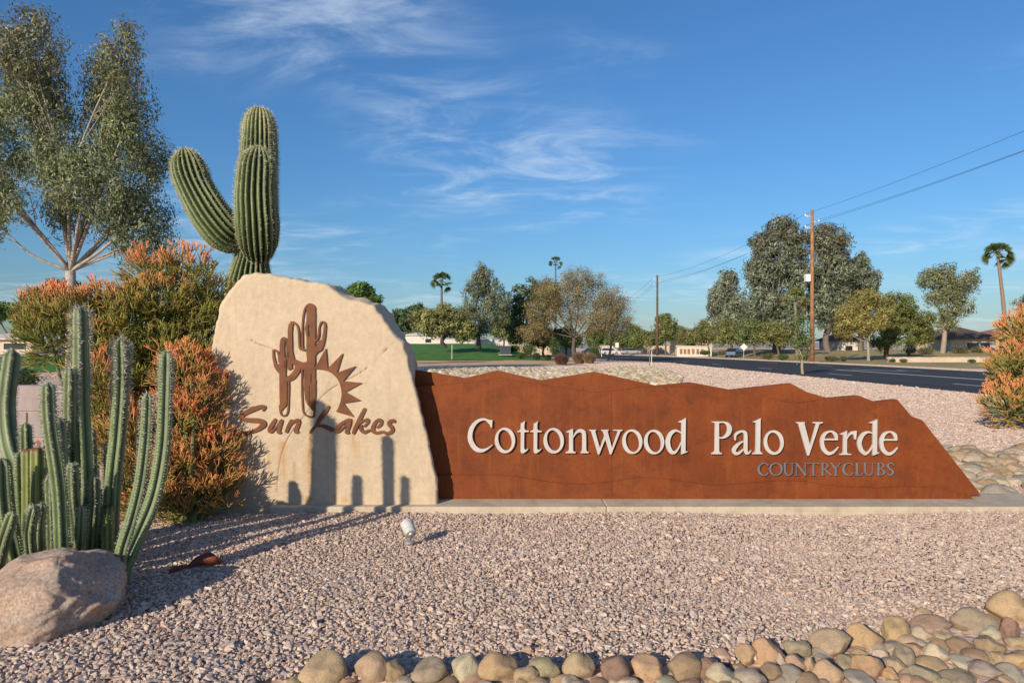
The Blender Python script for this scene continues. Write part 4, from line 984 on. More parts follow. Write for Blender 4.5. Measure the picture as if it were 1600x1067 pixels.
# ---- clump of spiny columnar cactus, front left
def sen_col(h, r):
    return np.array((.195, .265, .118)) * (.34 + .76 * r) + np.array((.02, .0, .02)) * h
SEN = [  # (top px, py, d) , (mid...) , base ; radius ; top spininess
    ([(20, 545, 5.35), (10, 640, 5.3), (22, 715, 5.2), (52, 750, 5.1), (62, 775, 5.05)], .080, 1.6),
    ([(2, 715, 4.6), (6, 790, 4.62), (18, 850, 4.65), (30, 905, 4.7)], .075, 1.0),
    ([(75, 597, 4.35), (78, 660, 4.36), (90, 740, 4.38), (95, 800, 4.4), (98, 900, 4.42)], .056, 1.4),
    ([(126, 478, 4.8), (127, 560, 4.8), (128, 640, 4.82), (132, 730, 4.82), (136, 880, 4.84)], .066, 2.2),
    ([(110, 574, 4.72), (109, 640, 4.75), (109, 700, 4.8), (112, 790, 5.0), (116, 860, 5.0)], .052, 1.8),
    ([(188, 528, 4.95), (189, 600, 4.95), (184, 680, 4.93), (176, 760, 4.9), (170, 880, 4.88)], .064, 2.2),
    ([(231, 613, 4.5), (228, 680, 4.49), (220, 750, 4.47), (206, 810, 4.45), (190, 862, 4.42), (186, 910, 4.4)], .046, 1.5),
    ([(260, 547, 4.75), (258, 620, 4.74), (254, 700, 4.72), (240, 775, 4.66), (216, 835, 4.58), (196, 880, 4.52), (190, 910, 4.5)], .060, 1.5),
    ([(113, 722, 4.6), (115, 775, 4.62), (120, 820, 4.7), (124, 880, 4.75)], .048, 1.6),
    ([(93, 652, 4.7), (95, 720, 4.7), (96, 790, 4.75), (97, 880, 4.8)], .055, 1.4),
    ([(53, 790, 4.35), (46, 830, 4.4), (50, 868, 4.45), (62, 885, 4.55)], .046, 1.4),
    ([(66, 786, 4.4), (62, 830, 4.42), (64, 865, 4.5), (72, 890, 4.6)], .042, 1.4),
    ([(153, 762, 4.75), (153, 800, 4.8), (153, 870, 4.9)], .034, 1.2),
    ([(140, 668, 5.05), (142, 740, 5.05), (146, 800, 5.05), (150, 868, 5.1)], .052, 1.4),
    ([(32, 705, 4.95), (34, 770, 4.95), (38, 830, 4.95), (42, 890, 5.0)], .060, 1.2),
    ([(166, 800, 4.8), (165, 830, 4.85), (164, 872, 4.9)], .042, 1.0),
    ([(148, 742, 4.7), (147, 800, 4.75), (142, 875, 4.85)], .046, 1.4),
    ([(80, 742, 4.55), (82, 800, 4.6), (84, 885, 4.7)], .05, 1.3),
    ([(172, 690, 5.15), (172, 760, 5.15), (168, 866, 5.2)], .05, 1.5),
    ([(40, 660, 5.05), (42, 740, 5.05), (46, 880, 5.1)], .055, 1.4),
    ([(128, 790, 4.5), (126, 830, 4.52), (122, 885, 4.6)], .04, 1.3),
    ([(20, 800, 4.3), (4, 850, 4.35), (-4, 890, 4.45), (16, 915, 4.5)], .050, 1.0)]
sen = empty('columnar_cactus', (-3.1, 4.9, 0), 'clump of spiny green columnar cactus behind the boulder', 'cactus')
for k, (pts, r, ts) in enumerate(SEN):
    r *= .86; P = [W(*p) for p in pts][::-1]; P = [Vector((P[0].x, P[0].y, -.03))] + P if P[0].z > .05 else P
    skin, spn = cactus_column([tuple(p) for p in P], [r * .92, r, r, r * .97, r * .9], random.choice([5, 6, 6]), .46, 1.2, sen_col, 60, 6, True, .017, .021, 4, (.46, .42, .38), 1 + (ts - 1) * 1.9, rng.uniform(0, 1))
    o = obj('stem', skin, M['succulent'], sen); tag(obj('spines', spn, M['spine'], o), kind='stuff')
# two stems cut off flat, with brown scars
for (px, py, d, r) in ((61, 700, 4.85, .058), (46, 702, 4.9, .05), (168, 790, 4.82, .04)):
    a = W(px, py, d); P = [(a.x, a.y, -.03), (a.x, a.y, a.z * .5), tuple(a)]
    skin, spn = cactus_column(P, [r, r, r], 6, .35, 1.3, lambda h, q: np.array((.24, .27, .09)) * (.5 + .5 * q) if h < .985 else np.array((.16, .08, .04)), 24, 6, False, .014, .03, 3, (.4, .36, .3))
    o = obj('stem', skin, M['succulent'], sen); tag(o, 'cut-off yellowish stem with a brown scar'); tag(obj('spines', spn, M['spine'], o), kind='stuff')
# dead grey stump lying at its foot
g = Geo(); a = W(212, 846, 5.1); b = W(190, 872, 5.0)
pt = [a + (b - a) * t for t in np.linspace(0, 1, 7)]
g.tube(pt, [.035, .050, .056, .058, .060, .055, .035], 12, np.array([(.20, .19, .19)] * 7) * np.linspace(.7, 1.1, 7)[:, None])
for _ in range(14):
    p = Vector(pt[random.randrange(7)]); q = p + Vector((random.uniform(-.06, .06), random.uniform(-.07, 0), random.uniform(-.03, .06))); g.tube([p, q], [.006, .001], 4, (.22, .2, .2))
tag(obj('dead_stump', g.mesh('dead_stump', True, True), M['bark'], None, tuple(b)), 'dead grey cactus stump leaning at the foot of the columnar cactus', 'stump')

# ---- fallen reddish husk on the gravel
P0, P1 = G(262, 897, .03), G(345, 880, .03); V = []; NU, NV = 26, 11
ax = (P1 - P0); sidev = Vector((-ax.y, ax.x, 0)).normalized()
for i in range(NU):
    u = i / (NU - 1); wd = .010 + .046 * ss((u - .35) / .25) * ss((1.04 - u) / .22) + .012 * math.sin(u * 9)
    c = P0 + ax * u + sidev * (.025 * math.sin(u * 3.4)) + Vector((0, 0, .012 * math.sin(u * 3.0) + .006))
    for j in range(NV):
        v = (j / (NV - 1) - .5) * 2; an = v * 1.9
        V.append(c + sidev * (wd * math.sin(an)) + Vector((0, 0, wd * .75 * (1 - math.cos(an)) + .003 * noise.noise(Vector((u * 20, v * 3, 0))))))
Q = [(i * NV + j, (i + 1) * NV + j, (i + 1) * NV + j + 1, i * NV + j + 1) for i in range(NU - 1) for j in range(NV - 1)]
o = obj('dry_husk', mesh_np('dry_husk', [tuple(v) for v in V], np.array(Q), True), plain("dry_husk", (.20, .055, .032), .45, 0, .35, 14, .2, 60), None, tuple(P0))
sm = o.modifiers.new("thickness", 'SOLIDIFY'); sm.thickness = .005
tag(o, 'curled red-brown dry husk lying on the shaded gravel', 'dry leaf')

# ---- pencil cactus shrubs ("sticks" that turn orange at the tips)
def pencil_shrub(name, label, base, lobes, nclump, seg=.085, rad=.0052, group=None, stems=7, cat='shrub', fl=.15):
    root = empty(name, tuple(base), label, cat, group); tw = Geo(); st = Geo()
    lobes = [(Vector(c), Vector(r), o) for c, r, o in lobes]
    vol = np.array([r.x * r.y * r.z for _, r, _ in lobes]) ** .75; vol /= vol.sum()
    for c, r, o in lobes:                                  # woody stems
        for _ in range(max(2, stems // 2)):
            e = c + Vector((r.x * random.uniform(-.4, .4), r.y * random.uniform(-.4, .4), r.z * random.uniform(-.3, .5)))
            m = base.lerp(e, .5) + Vector((random.uniform(-.12, .12), random.uniform(-.12, .12), .08))
            st.tube(spline3([base + Vector((random.uniform(-.12, .12), random.uniform(-.1, .1), 0)), m, e], 9), np.linspace(.026, .010, 9), 6, (.16, .17, .06))
    G0 = np.array((.13, .175, .045)); G1 = np.array((.29, .29, .065)); O1 = np.array((.86, .36, .12)); Rd = np.array((.86, .25, .14))
    def twig(p, d, lvl, ln, r, och, col0):
        q = p + d * ln; mid = p.lerp(q, .5) + Vector((random.uniform(-1, 1), random.uniform(-1, 1), random.uniform(-1, 1))) * ln * .07
        tcol = O1 * (1 - och[1]) + Rd * och[1]; w = och[0] * (lvl / 3) ** 1.1
        c1 = (G0 * (1 - lvl / 3) + G1 * lvl / 3) * (1 - w) + tcol * w; c1 = c1 * random.uniform(.8, 1.2)
        tw.tube([p, q], [r, r * .6], 3, np.array([(col0 + c1) / 2, c1]), cap=False) if lvl == 3 else tw.tube([p, mid, q], [r, r * .95, r * .9], 4, np.array([col0, (col0 + c1) / 2, c1]), cap=False)
        if lvl < 3:
            for _ in range(random.choice((2, 2, 3, 3))):
                dd = (d + Vector((random.gauss(0, .36), random.gauss(0, .36), random.gauss(.2, .28)))).normalized()
                twig(q, dd, lvl + 1, ln * random.uniform(.72, 1.05), r * .93, och, c1)
    for k in range(nclump):
        c, r, o = lobes[int(rng.choice(len(lobes), p=vol))]
        u = Vector(rng.normal(size=3)).normalized(); rr = random.random() ** .4 * .82
        p = c + Vector((u.x * r.x, u.y * r.y, u.z * r.z)) * rr
        if p.z < .05: continue
        d = (u * 1.0 + Vector((0, 0, .75 + .2 * random.random()))).normalized()
        up = max(0, u.z); och = min(1, max(0, o * (.2 + .9 * rr) * (fl + (1.15 - fl) * ss((u.z + .25) / .8)) + random.gauss(0, .10)))
        twig(p, d, random.choice((0, 0, 1)), seg * random.uniform(.75, 1.2), rad, (och, random.random() * .9), G0 * random.uniform(.7, 1.3))
    obj('stems', st.mesh('stems', True, True), M['bark'], root)
    obj('twigs', tw.mesh('twigs', True, True), M['twig'], root)
    return root
def lb(px, py, Y, rx, ry, o, rd=None):
    k = Y / F; return (W(px, py, Y), ((rx * k), (rd if rd else (rx + ry) * .5 * k), ry * k), o)
pencil_shrub('pencil_cactus_shrub', 'large pencil cactus shrub with green sticks and orange tips left of the stone', Vector((-3.75, 6.75, 0)),
    [lb(240, 437, 6.9, 32, 24, 1.2), lb(292, 434, 6.9, 36, 24, 1.2), lb(250, 475, 6.8, 48, 32, .7), lb(318, 470, 7.0, 32, 26, .35), lb(308, 500, 7.0, 38, 40, .10), lb(200, 505, 6.7, 50, 34, .35), lb(118, 490, 6.6, 40, 24, 1.1), lb(72, 492, 6.6, 32, 22, 1.1), lb(165, 488, 6.7, 36, 20, .9), lb(90, 530, 6.6, 46, 36, .25),
     lb(170, 560, 6.7, 52, 50, .3), lb(245, 555, 6.8, 52, 50, .05), lb(298, 560, 6.9, 34, 44, .1), lb(165, 600, 6.4, 26, 30, 1.2), lb(190, 660, 6.6, 45, 60, .45), lb(240, 690, 6.7, 45, 60, .4), lb(225, 600, 6.8, 50, 50, .1)], 2300, .074, .0052)
pencil_shrub('pencil_cactus_shrub', 'low bright orange pencil cactus shrub against the left edge of the stone', Vector((-2.95, 6.22, 0)),
    [lb(288, 592, 6.45, 32, 34, 1.2, .16), lb(318, 630, 6.48, 30, 36, 1.25, .12), lb(285, 670, 6.42, 44, 46, 1.1, .18), lb(328, 712, 6.45, 32, 40, 1.2, .12), lb(290, 735, 6.4, 44, 45, .9, .2), lb(336, 762, 6.42, 30, 20, 1.2, .12), lb(300, 775, 6.35, 56, 22, .9, .2), lb(235, 750, 6.3, 44, 40, .7, .25), lb(205, 700, 6.4, 36, 50, .8, .2), lb(295, 796, 6.3, 46, 10, 1.0, .2), lb(345, 790, 6.35, 26, 10, 1.2, .12), lb(245, 796, 6.25, 44, 14, .8, .25)], 1060, .078, .0052, fl=.6)
pencil_shrub('pencil_cactus_shrub', 'orange tipped pencil cactus shrub at the far right edge of the photo', Vector((10.35, 13.5, 0)),
    [lb(1602, 525, 13.4, 32, 34, 1.15), lb(1580, 575, 13.3, 28, 32, .85), lb(1612, 590, 13.6, 38, 45, .6), lb(1576, 632, 13.1, 32, 34, 1.3), lb(1615, 640, 13.2, 38, 40, 1.0), lb(1640, 580, 13.5, 45, 70, .8), lb(1630, 520, 13.6, 35, 35, 1.0)], 1500, .095, .0080, fl=.5)

# ---- spot lamp in the gravel
lp = empty('ground_spotlight', tuple(G(640, 855)), 'small white spotlight standing in the gravel before the stone', 'spotlight')
b0 = G(640, 855) + Vector((0, 0, .036))
wm = M['lamp_paint']
g = Geo(); g.tube([b0, b0 + Vector((0, 0, .014)), b0 + Vector((0, 0, .020))], [.040, .040, .030], 28); obj('base', g.mesh('base'), M['metal'], lp)
g = Geo(); g.tube([b0 + Vector((0, 0, .014)), b0 + Vector((0, 0, .075))], [.010, .010], 14); g.tube([b0 + Vector((-.02, 0, .078)), b0 + Vector((.02, 0, .078))], .012, 14); obj('stem', g.mesh('stem', True), M['metal'], lp)
hd = Vector((-.42, .70, .56)).normalized(); hc = b0 + Vector((-.004, .005, .108))
g = Geo(); cols = [(-.052, .034), (-.050, .046), (-.012, .047), (-.010, .050), (.044, .050), (.046, .053), (.066, .053), (.066, .046), (.040, .043)]
g.tube([hc + hd * a for a, _ in cols], [r for _, r in cols], 36, cap=True)
obj('housing', g.mesh('housing'), wm, lp)
g = Geo(); g.tube([hc - hd * .054, hc - hd * .066], [.026, .022], 24); obj('cable_cap', g.mesh('cable_cap'), M['metal'], lp)

# ---- leafy bush builder: foliage in ball-shaped lobes on short stems
def leaf_ball(name, label, cat, base, lobes, n, size, cols, group=None):
    root = empty(name, tuple(base), label, cat, group); P = []; K = []
    for c, r in lobes:
        m = int(n / len(lobes)); u = rng.normal(size=(m, 3)); u /= np.linalg.norm(u, axis=1)[:, None]
        P.append(np.array(c) + u * np.array(r) * rng.random((m, 1)) ** .33)
    P = np.vstack(P); P[:, 2] = np.maximum(P[:, 2], base[2] + .02)
    obj('foliage', leaves(P, size, cols), M['leaf'], root)
    g = Geo()
    for c, r in lobes:
        for _ in range(3):
            e = np.array(c) + rng.normal(size=3) * np.array(r) * .35; g.tube(spline3([np.array(base), (np.array(base) + e) / 2 + rng.normal(size=3) * .04 * max(r), e], 6), np.linspace(.03, .008, 6) * max(r) * 1.2, 5, (.12, .085, .06))
    obj('stems', g.mesh('stems', True, True), M['bark'], root)
    return root
def leaves(P, size, cols, droop=0.0, aspect=.4, colj=.18, cvar=None, out=None):
    """leaf-shaped quads at points P; `out` = direction each leaf's upper side leans to"""
    n = len(P); d = rng.normal(size=(n, 3)); d[:, 2] -= droop * 2.0
    nm = rng.normal(size=(n, 3))
    if out is not None: nm = nm * .55 + out
    nm /= np.linalg.norm(nm, axis=1)[:, None] + 1e-9
    s_ = np.cross(nm, d); s_ /= np.linalg.norm(s_, axis=1)[:, None] + 1e-9
    d = np.cross(s_, nm); d /= np.linalg.norm(d, axis=1)[:, None] + 1e-9
    L = size * rng.uniform(.65, 1.35, (n, 1)); w = L * aspect * .5
    V = np.stack([P - d * L * .5, P + s_ * w, P + d * L * .5, P - s_ * w], 1).reshape(-1, 3)
    cols = np.asarray(cols, float); c = cols[rng.integers(0, len(cols), n)]
    if cvar is not None: c = c * cvar[:, None]
    c = c * (1 + rng.normal(size=(n, 1)) * colj).clip(.5, 1.6)
    return mesh_np('leaves', V, np.arange(n * 4).reshape(-1, 4), False, np.repeat(c.clip(0, 1), 4, axis=0))

# ================================================================== trees and things beyond the sign
rng = np.random.default_rng(77); random.seed(77)
def tree(name, label, cat, base, lobes, nclump, per, lsize, cols, clump_r, trunk_r, bark=(.16, .11, .08), droop=0.0, aspect=.35, group=None, fork=.45, tip=None, twigs=0, limbs_per=5, joint=None, shell=.45):
    """tapered trunk, limbs to each lobe, branchlets to clumps, leaves in clumps through the lobes"""
    base = Vector(base); root = empty(name, tuple(base), label, cat, group)
    lobes = [(np.array(c, float), np.array(r, float)) for c, r in lobes]
    vol = np.array([r.prod() for _, r in lobes]) ** .7; vol /= vol.sum()
    zc = min(c[2] - r[2] for c, r in lobes); cx = np.average([c for c, _ in lobes], axis=0, weights=vol)
    g = Geo(); J = joint if joint is not None else np.array([base.x * .6 + cx[0] * .4, base.y * .6 + cx[1] * .4, base.z + (cx[2] - base.z) * fork])
    b = np.array(base); cb = np.array(bark)
    m = (b + J) / 2 + rng.normal(size=3) * np.array([1, 1, 0]) * trunk_r * .6
    g.tube(spline3([b - np.array([0, 0, .1]), b + (m - b) * .25, m, J], 12), np.linspace(trunk_r * 1.25, trunk_r * .85, 12), 10, cb)
    P = []; Kc = []; OUT = []
    for (c, r), v in zip(lobes, vol):
        n = max(3, int(round(nclump * 1.25 * v)))
        u = rng.normal(size=(n, 3)); u /= np.linalg.norm(u, axis=1)[:, None]
        cl = c + u * r * (rng.random((n, 1)) ** shell)
        mid = (J + c) / 2 + np.array([0, 0, -.03 * np.linalg.norm(c - J)]) + rng.normal(size=3) * .05 * np.linalg.norm(c - J)
        rl = trunk_r * (.24 + .5 * math.sqrt(v)); path = spline3([J, mid, c], 9)
        g.tube(path, np.linspace(rl, rl * .32, 9), 7, cb)
        for q in cl[rng.permutation(n)[:limbs_per]]:
            st = path[rng.integers(4, 9)]; mm = (st + q) / 2 + rng.normal(size=3) * .12 * np.linalg.norm(q - st)
            sub = spline3([st, mm, q], 6); g.tube(sub, np.linspace(rl * .3, rl * .05, 6), 4, cb * 1.05, cap=False)
            for _ in range(twigs):
                a = sub[rng.integers(2, 6)]; e = a + (rng.normal(size=3) + (q - c) / (r + 1e-6) * .7 + np.array([0, 0, .25])) * r.mean() * .26
                a2 = (a + e) / 2 + rng.normal(size=3) * r.mean() * .03
                g.tube([a, a2, e], [rl * .06, rl * .04, rl * .02], 3, cb * 1.15, cap=False)
        k = 1 + rng.normal(size=n) * .22
        off_ = rng.normal(size=(n * per, 3)); off_ /= np.linalg.norm(off_, axis=1)[:, None]; rad_ = rng.random((n * per, 1)) ** .45
        cr = clump_r * np.repeat(rng.uniform(.75, 1.35, (n, 1)), per, axis=0)
        P.append(np.repeat(cl, per, axis=0) + off_ * rad_ * cr * np.array([1.15, 1.15, .95 + droop]) - np.array([0, 0, droop * .5]) * cr * rad_)
        ou = (np.repeat(cl, per, axis=0) - c) / r; OUT.append(off_ * 1.0 + ou * .55)
        Kc.append(np.repeat(k.clip(.55, 1.6), per))
    obj('trunk', g.mesh('trunk', True, True), M['bark'], root)
    P = np.vstack(P); Kc = np.concatenate(Kc); cc = np.array(cols, float) * 1.6
    me = leaves(P, lsize * 1.12, cc, droop, aspect, .18, Kc, np.vstack(OUT))
    if tip is not None:                               # rusty flower heads and new growth on the upper crown
        zt = P[:, 2]; z0, z1 = np.percentile(zt, 55), zt.max(); w = np.repeat(np.clip((zt - z0) / (z1 - z0), 0, 1) * rng.random(len(P)), 4)[:, None]
        a = me.attributes["col"]; buf = np.empty(len(w) * 4, np.float32); a.data.foreach_get("color", buf); buf = buf.reshape(-1, 4)
        buf[:, :3] = buf[:, :3] * (1 - w) + np.array(tip) * w; a.data.foreach_set("color", buf.ravel())
    obj('crown', me, M['leaf'], root)
    return root
def L2(spec, Y, dy=None):
    """lobes given as (px, py, rx, ry[, depth offset]) at distance Y"""
    k = Y / F; out = []
    for s_ in spec:
        px, py, rx, ry = s_[:4]; off = s_[4] if len(s_) > 4 else 0
        out.append((tuple(W(px, py, Y) + Vector((0, off, 0))), (rx * k, (rx * .8 if dy is None else dy) * k, ry * k)))
    return out
def gnd(px, Y, z=0.0): return ((px - 800) * Y / F, Y, z)
EUC = [(.145, .16, .080), (.115, .132, .064), (.185, .195, .105), (.095, .115, .055)]
GREY = [(.115, .135, .085), (.085, .105, .065), (.15, .165, .11)]
OLIVE = [(.15, .145, .035), (.115, .12, .03), (.19, .17, .045)]
GREEN = [(.06, .10, .025), (.045, .08, .02), (.085, .125, .035)]
BROWN = [(.17, .135, .06), (.21, .165, .08), (.14, .12, .055)]
# tall eucalyptus at the left
tree('eucalyptus_tree', 'tall pale-trunked eucalyptus tree behind the orange shrub at left', 'tree', gnd(113, 30), L2(
    [(70, 85, 52, 55, -1), (30, 120, 45, 60, 1), (62, 165, 50, 55, 0), (150, 120, 42, 65, 1), (205, 105, 34, 58, -1), (205, 175, 44, 55, 0), (145, 205, 55, 60, 1), (95, 250, 48, 55, 0), (215, 245, 36, 50, 1), (160, 290, 58, 60, -1), (55, 318, 34, 38, -2), (108, 325, 36, 40, 0),
     (215, 320, 42, 55, 0), (232, 350, 28, 45, 1), (168, 345, 34, 36, 1), (10, 300, 34, 65, -1), (-40, 200, 60, 90, 1), (18, 350, 22, 35, -1), (208, 385, 22, 34, 0), (40, 235, 34, 45, 1)], 30), 520, 115, .16, EUC, .48, .24, (.36, .31, .265), .6, .32,
    joint=np.array(tuple(W(110, 424, 30))), tip=(.21, .135, .07), limbs_per=5, shell=.42)
tree('bushy_tree', 'dark bushy tree far behind the shrub, left of the pale trunk', 'tree', gnd(85, 85, .3), L2([(70, 470, 30, 22), (100, 455, 28, 18)], 85), 60, 60, .5, GREEN, .7, .25)
tree('bushy_tree', 'dark tree far back at the left edge above the low house', 'tree', gnd(15, 120, .3), L2([(-6, 490, 34, 18), (22, 482, 20, 14), (40, 500, 22, 14)], 120), 60, 60, .6, GREEN, .8, .3)
tree('round_tree', 'round deep green tree peeking over the stone slab', 'tree', gnd(563, 62), L2([(563, 462, 24, 20), (545, 470, 18, 18), (578, 475, 15, 20), (560, 500, 24, 22)], 62), 130, 80, .28, [(.06, .105, .02), (.05, .085, .018), (.085, .13, .03)], .42, .22)
tree('bushy_tree', 'small dark tree just right of the stone slab', 'tree', gnd(628, 125, 1), L2([(628, 498, 17, 20), (650, 490, 16, 14)], 125), 70, 60, .6, [(.055, .085, .04), (.04, .065, .03)], .8, .3)
tree('desert_tree', 'yellow green spreading tree standing on the golf green', 'tree', gnd(695, 100, 1.7), L2([(662, 500, 26, 18), (690, 492, 26, 20), (715, 500, 24, 20), (680, 515, 30, 12), (728, 515, 16, 14)], 100), 150, 60, .36, [(.15, .145, .055), (.12, .125, .045), (.18, .165, .065)], .62, .28, (.08, .06, .05), .1, .4, joint=np.array(tuple(W(697, 524, 100))))
tree('eucalyptus_tree', 'tall grey green eucalyptus tree on the golf green', 'tree', gnd(748, 104, 1.5), L2([(757, 432, 18, 22), (742, 455, 18, 24), (770, 458, 20, 26), (735, 485, 18, 20), (765, 490, 24, 22), (785, 478, 14, 24), (752, 512, 18, 14)], 104), 190, 60, .36, GREY, .6, .33, (.13, .10, .08), .45, .3, tip=(.17, .13, .08), joint=np.array(tuple(W(752, 500, 104))))
tree('bushy_tree', 'broad dark green tree left of the bare mesquite', 'tree', gnd(825, 112), L2([(812, 478, 22, 34), (838, 460, 24, 26), (858, 470, 22, 30), (805, 515, 20, 18), (835, 505, 26, 24)], 112), 190, 60, .45, [(.075, .095, .04), (.055, .075, .032), (.10, .115, .05)], .7, .35)
tree('mesquite_tree', 'wide mesquite tree with brownish thinning crown beside the road', 'tree', gnd(900, 74), L2([(848, 488, 30, 36, -1), (866, 455, 32, 26, 0), (905, 442, 40, 24, 0), (945, 470, 36, 30, 1), (890, 480, 36, 30, 0), (838, 518, 28, 20, 0), (930, 505, 34, 22, -1), (965, 500, 26, 26, 1)], 74), 460, 80, .15, BROWN, .62, .22, (.10, .08, .065), .1, .35, twigs=9, limbs_per=18, joint=np.array(tuple(W(897, 528, 74))))
tree('mesquite_tree', 'pale nearly leafless mesquite tree right of the brownish one', 'tree', gnd(950, 84), L2([(955, 478, 30, 24), (975, 475, 22, 22), (978, 505, 20, 24), (950, 510, 24, 18)], 84), 170, 20, .15, [(.22, .17, .12), (.17, .13, .09)], .6, .15, (.19, .15, .12), .1, .35, twigs=12, limbs_per=18)
for px, py, rx, ry, Y, lb_ in ((1040, 512, 17, 20, 150, 'tree just right of the farther utility pole'), (1003, 530, 18, 13, 160, 'rounded bush-like tree left of the farther pole'), (972, 531, 20, 12, 165, 'low tree above the parked silver car'), (850, 528, 26, 14, 120, 'low green tree behind the purple grass'), (885, 527, 22, 14, 120, 'low green tree behind the mesquite trunk'), (722, 520, 24, 14, 150, 'pale green tree between the stone and the tall grey green eucalyptus'), (788, 508, 20, 26, 135, 'grey green tree right of the tall eucalyptus on the green'), (1020, 530, 18, 12, 175, 'low tree behind the farther utility pole'), (1062, 525, 16, 14, 160, 'low tree above the entrance wall'), (812, 522, 22, 18, 138, 'olive tree behind the clipped bushes by the green'), (935, 526, 24, 14, 172, 'low olive tree behind the pale mesquite'), (990, 524, 16, 16, 185, 'small olive tree left of the farther pole'), (655, 522, 22, 12, 172, 'low olive tree behind the house beside the stone'), (1440, 528, 26, 16, 140, 'green tree hiding the left end of the brown roofed house')):
    tree('bushy_tree', lb_, 'tree', gnd(px, Y), L2([(px - rx * .4, py, rx * .65, ry * .9), (px + rx * .4, py + 2, rx * .65, ry * .8), (px, py - ry * .3, rx * .6, ry * .8)], Y), 90, 55, .5, random.choice([[(.10, .125, .04), (.08, .10, .03)], [(.13, .14, .045), (.10, .115, .035)]]), .8, .2, (.12, .10, .07), .15, .35, 'trees behind the parked cars')
def palm(name, label, px, Y, ptop, crown_px, z0=0, lean=0, trunk_col=(.17, .12, .09), green=((.075, .115, .035), (.10, .14, .045)), skirt=True, n=44, tr=.26):
    base = Vector(gnd(px, Y, z0)); top = W(px + lean, ptop, Y); k = Y / F; Rr = crown_px * k; root = empty(name, tuple(base), label, 'palm')
    g = Geo(); P = spline3([base, base.lerp(top, .5) + Vector((lean * k * -.15, 0, 0)), top], 30)
    g.tube(P, np.linspace(tr * 1.3, tr * .8, 30) * (1 + .05 * np.sin(np.arange(30) * 2.1)), 10, np.array(trunk_col)); obj('trunk', g.mesh('trunk', True, True), M['bark'], root)
    V = []; T = []; col = []; st = Geo()
    for i in range(n):
        a = i * 2.399 + rng.uniform(-.3, .3); el = -.75 + 2.1 * ((i * .3247 + .17 * (i % 3)) % 1) if skirt else -.8 + 2.1 * ((i * .3247 + .17 * (i % 3)) % 1)
        d = np.array([math.cos(a) * math.cos(el), math.sin(a) * math.cos(el), math.sin(el)]); L = Rr * rng.uniform(.5, .62)
        c = np.array(top) + d * L; st.tube([top, Vector(tuple((np.array(top) + c) / 2 + np.array([0, 0, .05 * Rr]))), Vector(tuple(c))], [.04, .03, .025], 3, (.16, .17, .05), cap=False)
        s_ = np.cross(d, [0, 0, 1]); s_ /= np.linalg.norm(s_) + 1e-6; u = np.cross(s_, d); rt = rng.uniform(-1.1, 1.1); s_, u = s_ * math.cos(rt) + u * math.sin(rt), u * math.cos(rt) - s_ * math.sin(rt); cc = np.array(green[rng.integers(0, len(green))]) * rng.uniform(.7, 1.3)
        if el < -.35 and skirt: cc = np.array((.24, .18, .09)) * rng.uniform(.7, 1.2)
        for f in np.linspace(-1.25, 1.25, 13):
            dd = d * math.cos(f) + s_ * math.sin(f); tip = c + dd * Rr * .48 + np.array([0, 0, -.12 * Rr * (1 + abs(f) * .4)]); w = np.cross(dd, u); w = w / (np.linalg.norm(w) + 1e-6) * Rr * .036
            mid = (c + tip) / 2 + u * .03 * Rr; b0 = len(V); V += [c, mid - w, tip, mid + w]; T.append((b0, b0 + 1, b0 + 2, b0 + 3)); col += [cc] * 4
    obj('crown', mesh_np('crown', V, np.array(T), False, np.array(col)), M['leaf'], root); obj('frond_stalks', st.mesh('frond_stalks', False, True), M['bark'], root)
palm('palm_tree', 'fan palm rising behind the trees on the golf green', 690, 142, 441, 19, 1, skirt=False, n=34)
palm('palm_tree', 'distant palm top showing above the brownish mesquite', 868, 190, 411, 12, skirt=False, n=28)
palm('palm_tree', 'tall slender palm near the right edge of the photo', 1573, 100, 399, 24, 0, -14, (.24, .17, .13), n=40, skirt=False)
palm('palm_tree', 'short yellowish palm in front of the big eucalyptus trees', 1246, 92, 468, 21, 0, -4, (.22, .18, .13), ((.20, .20, .05), (.15, .17, .045), (.24, .22, .07)), True, 30, .2)
# the grove beyond the road
ET = [(.130, .145, .095), (.100, .115, .075), (.165, .175, .122), (.078, .092, .058)]
tree('eucalyptus_tree', 'lower pale eucalyptus tree at the left end of the big grove', 'tree', gnd(1135, 122), L2([(1138, 440, 16, 20), (1120, 468, 18, 24), (1146, 472, 20, 28), (1128, 505, 24, 22), (1158, 500, 18, 26)], 122), 190, 60, .5, [(.15, .165, .115), (.115, .13, .085), (.18, .19, .135)], .8, .4, (.2, .15, .12), .5, .35)
tree('eucalyptus_tree', 'tallest dark eucalyptus tree of the grove left of the utility pole', 'tree', gnd(1212, 112), L2([(1220, 362, 24, 26), (1192, 385, 22, 28), (1245, 378, 20, 32), (1210, 410, 32, 34), (1182, 430, 22, 26), (1242, 430, 26, 34), (1200, 465, 30, 32), (1235, 480, 30, 34), (1180, 490, 24, 30), (1215, 515, 34, 24)], 112), 480, 60, .5, ET, .75, .6, (.16, .12, .1), .5, .35, tip=(.16, .125, .085))
tree('eucalyptus_tree', 'dark eucalyptus tree just right of the utility pole', 'tree', gnd(1295, 114), L2([(1285, 375, 22, 28), (1308, 385, 22, 30), (1290, 430, 30, 36), (1318, 430, 22, 36), (1285, 480, 28, 34), (1312, 485, 24, 34)], 114), 330, 60, .5, ET, .75, .5, (.16, .12, .1), .5, .35, tip=(.15, .12, .08))
tree('eucalyptus_tree', 'rounded eucalyptus tree at the right end of the big grove', 'tree', gnd(1345, 118), L2([(1340, 420, 20, 24), (1358, 438, 17, 24), (1340, 460, 26, 28)], 118), 180, 55, .5, ET, .75, .4, (.16, .12, .1), .4, .35)
PV = [(.125, .13, .045), (.095, .105, .038), (.155, .15, .055)]
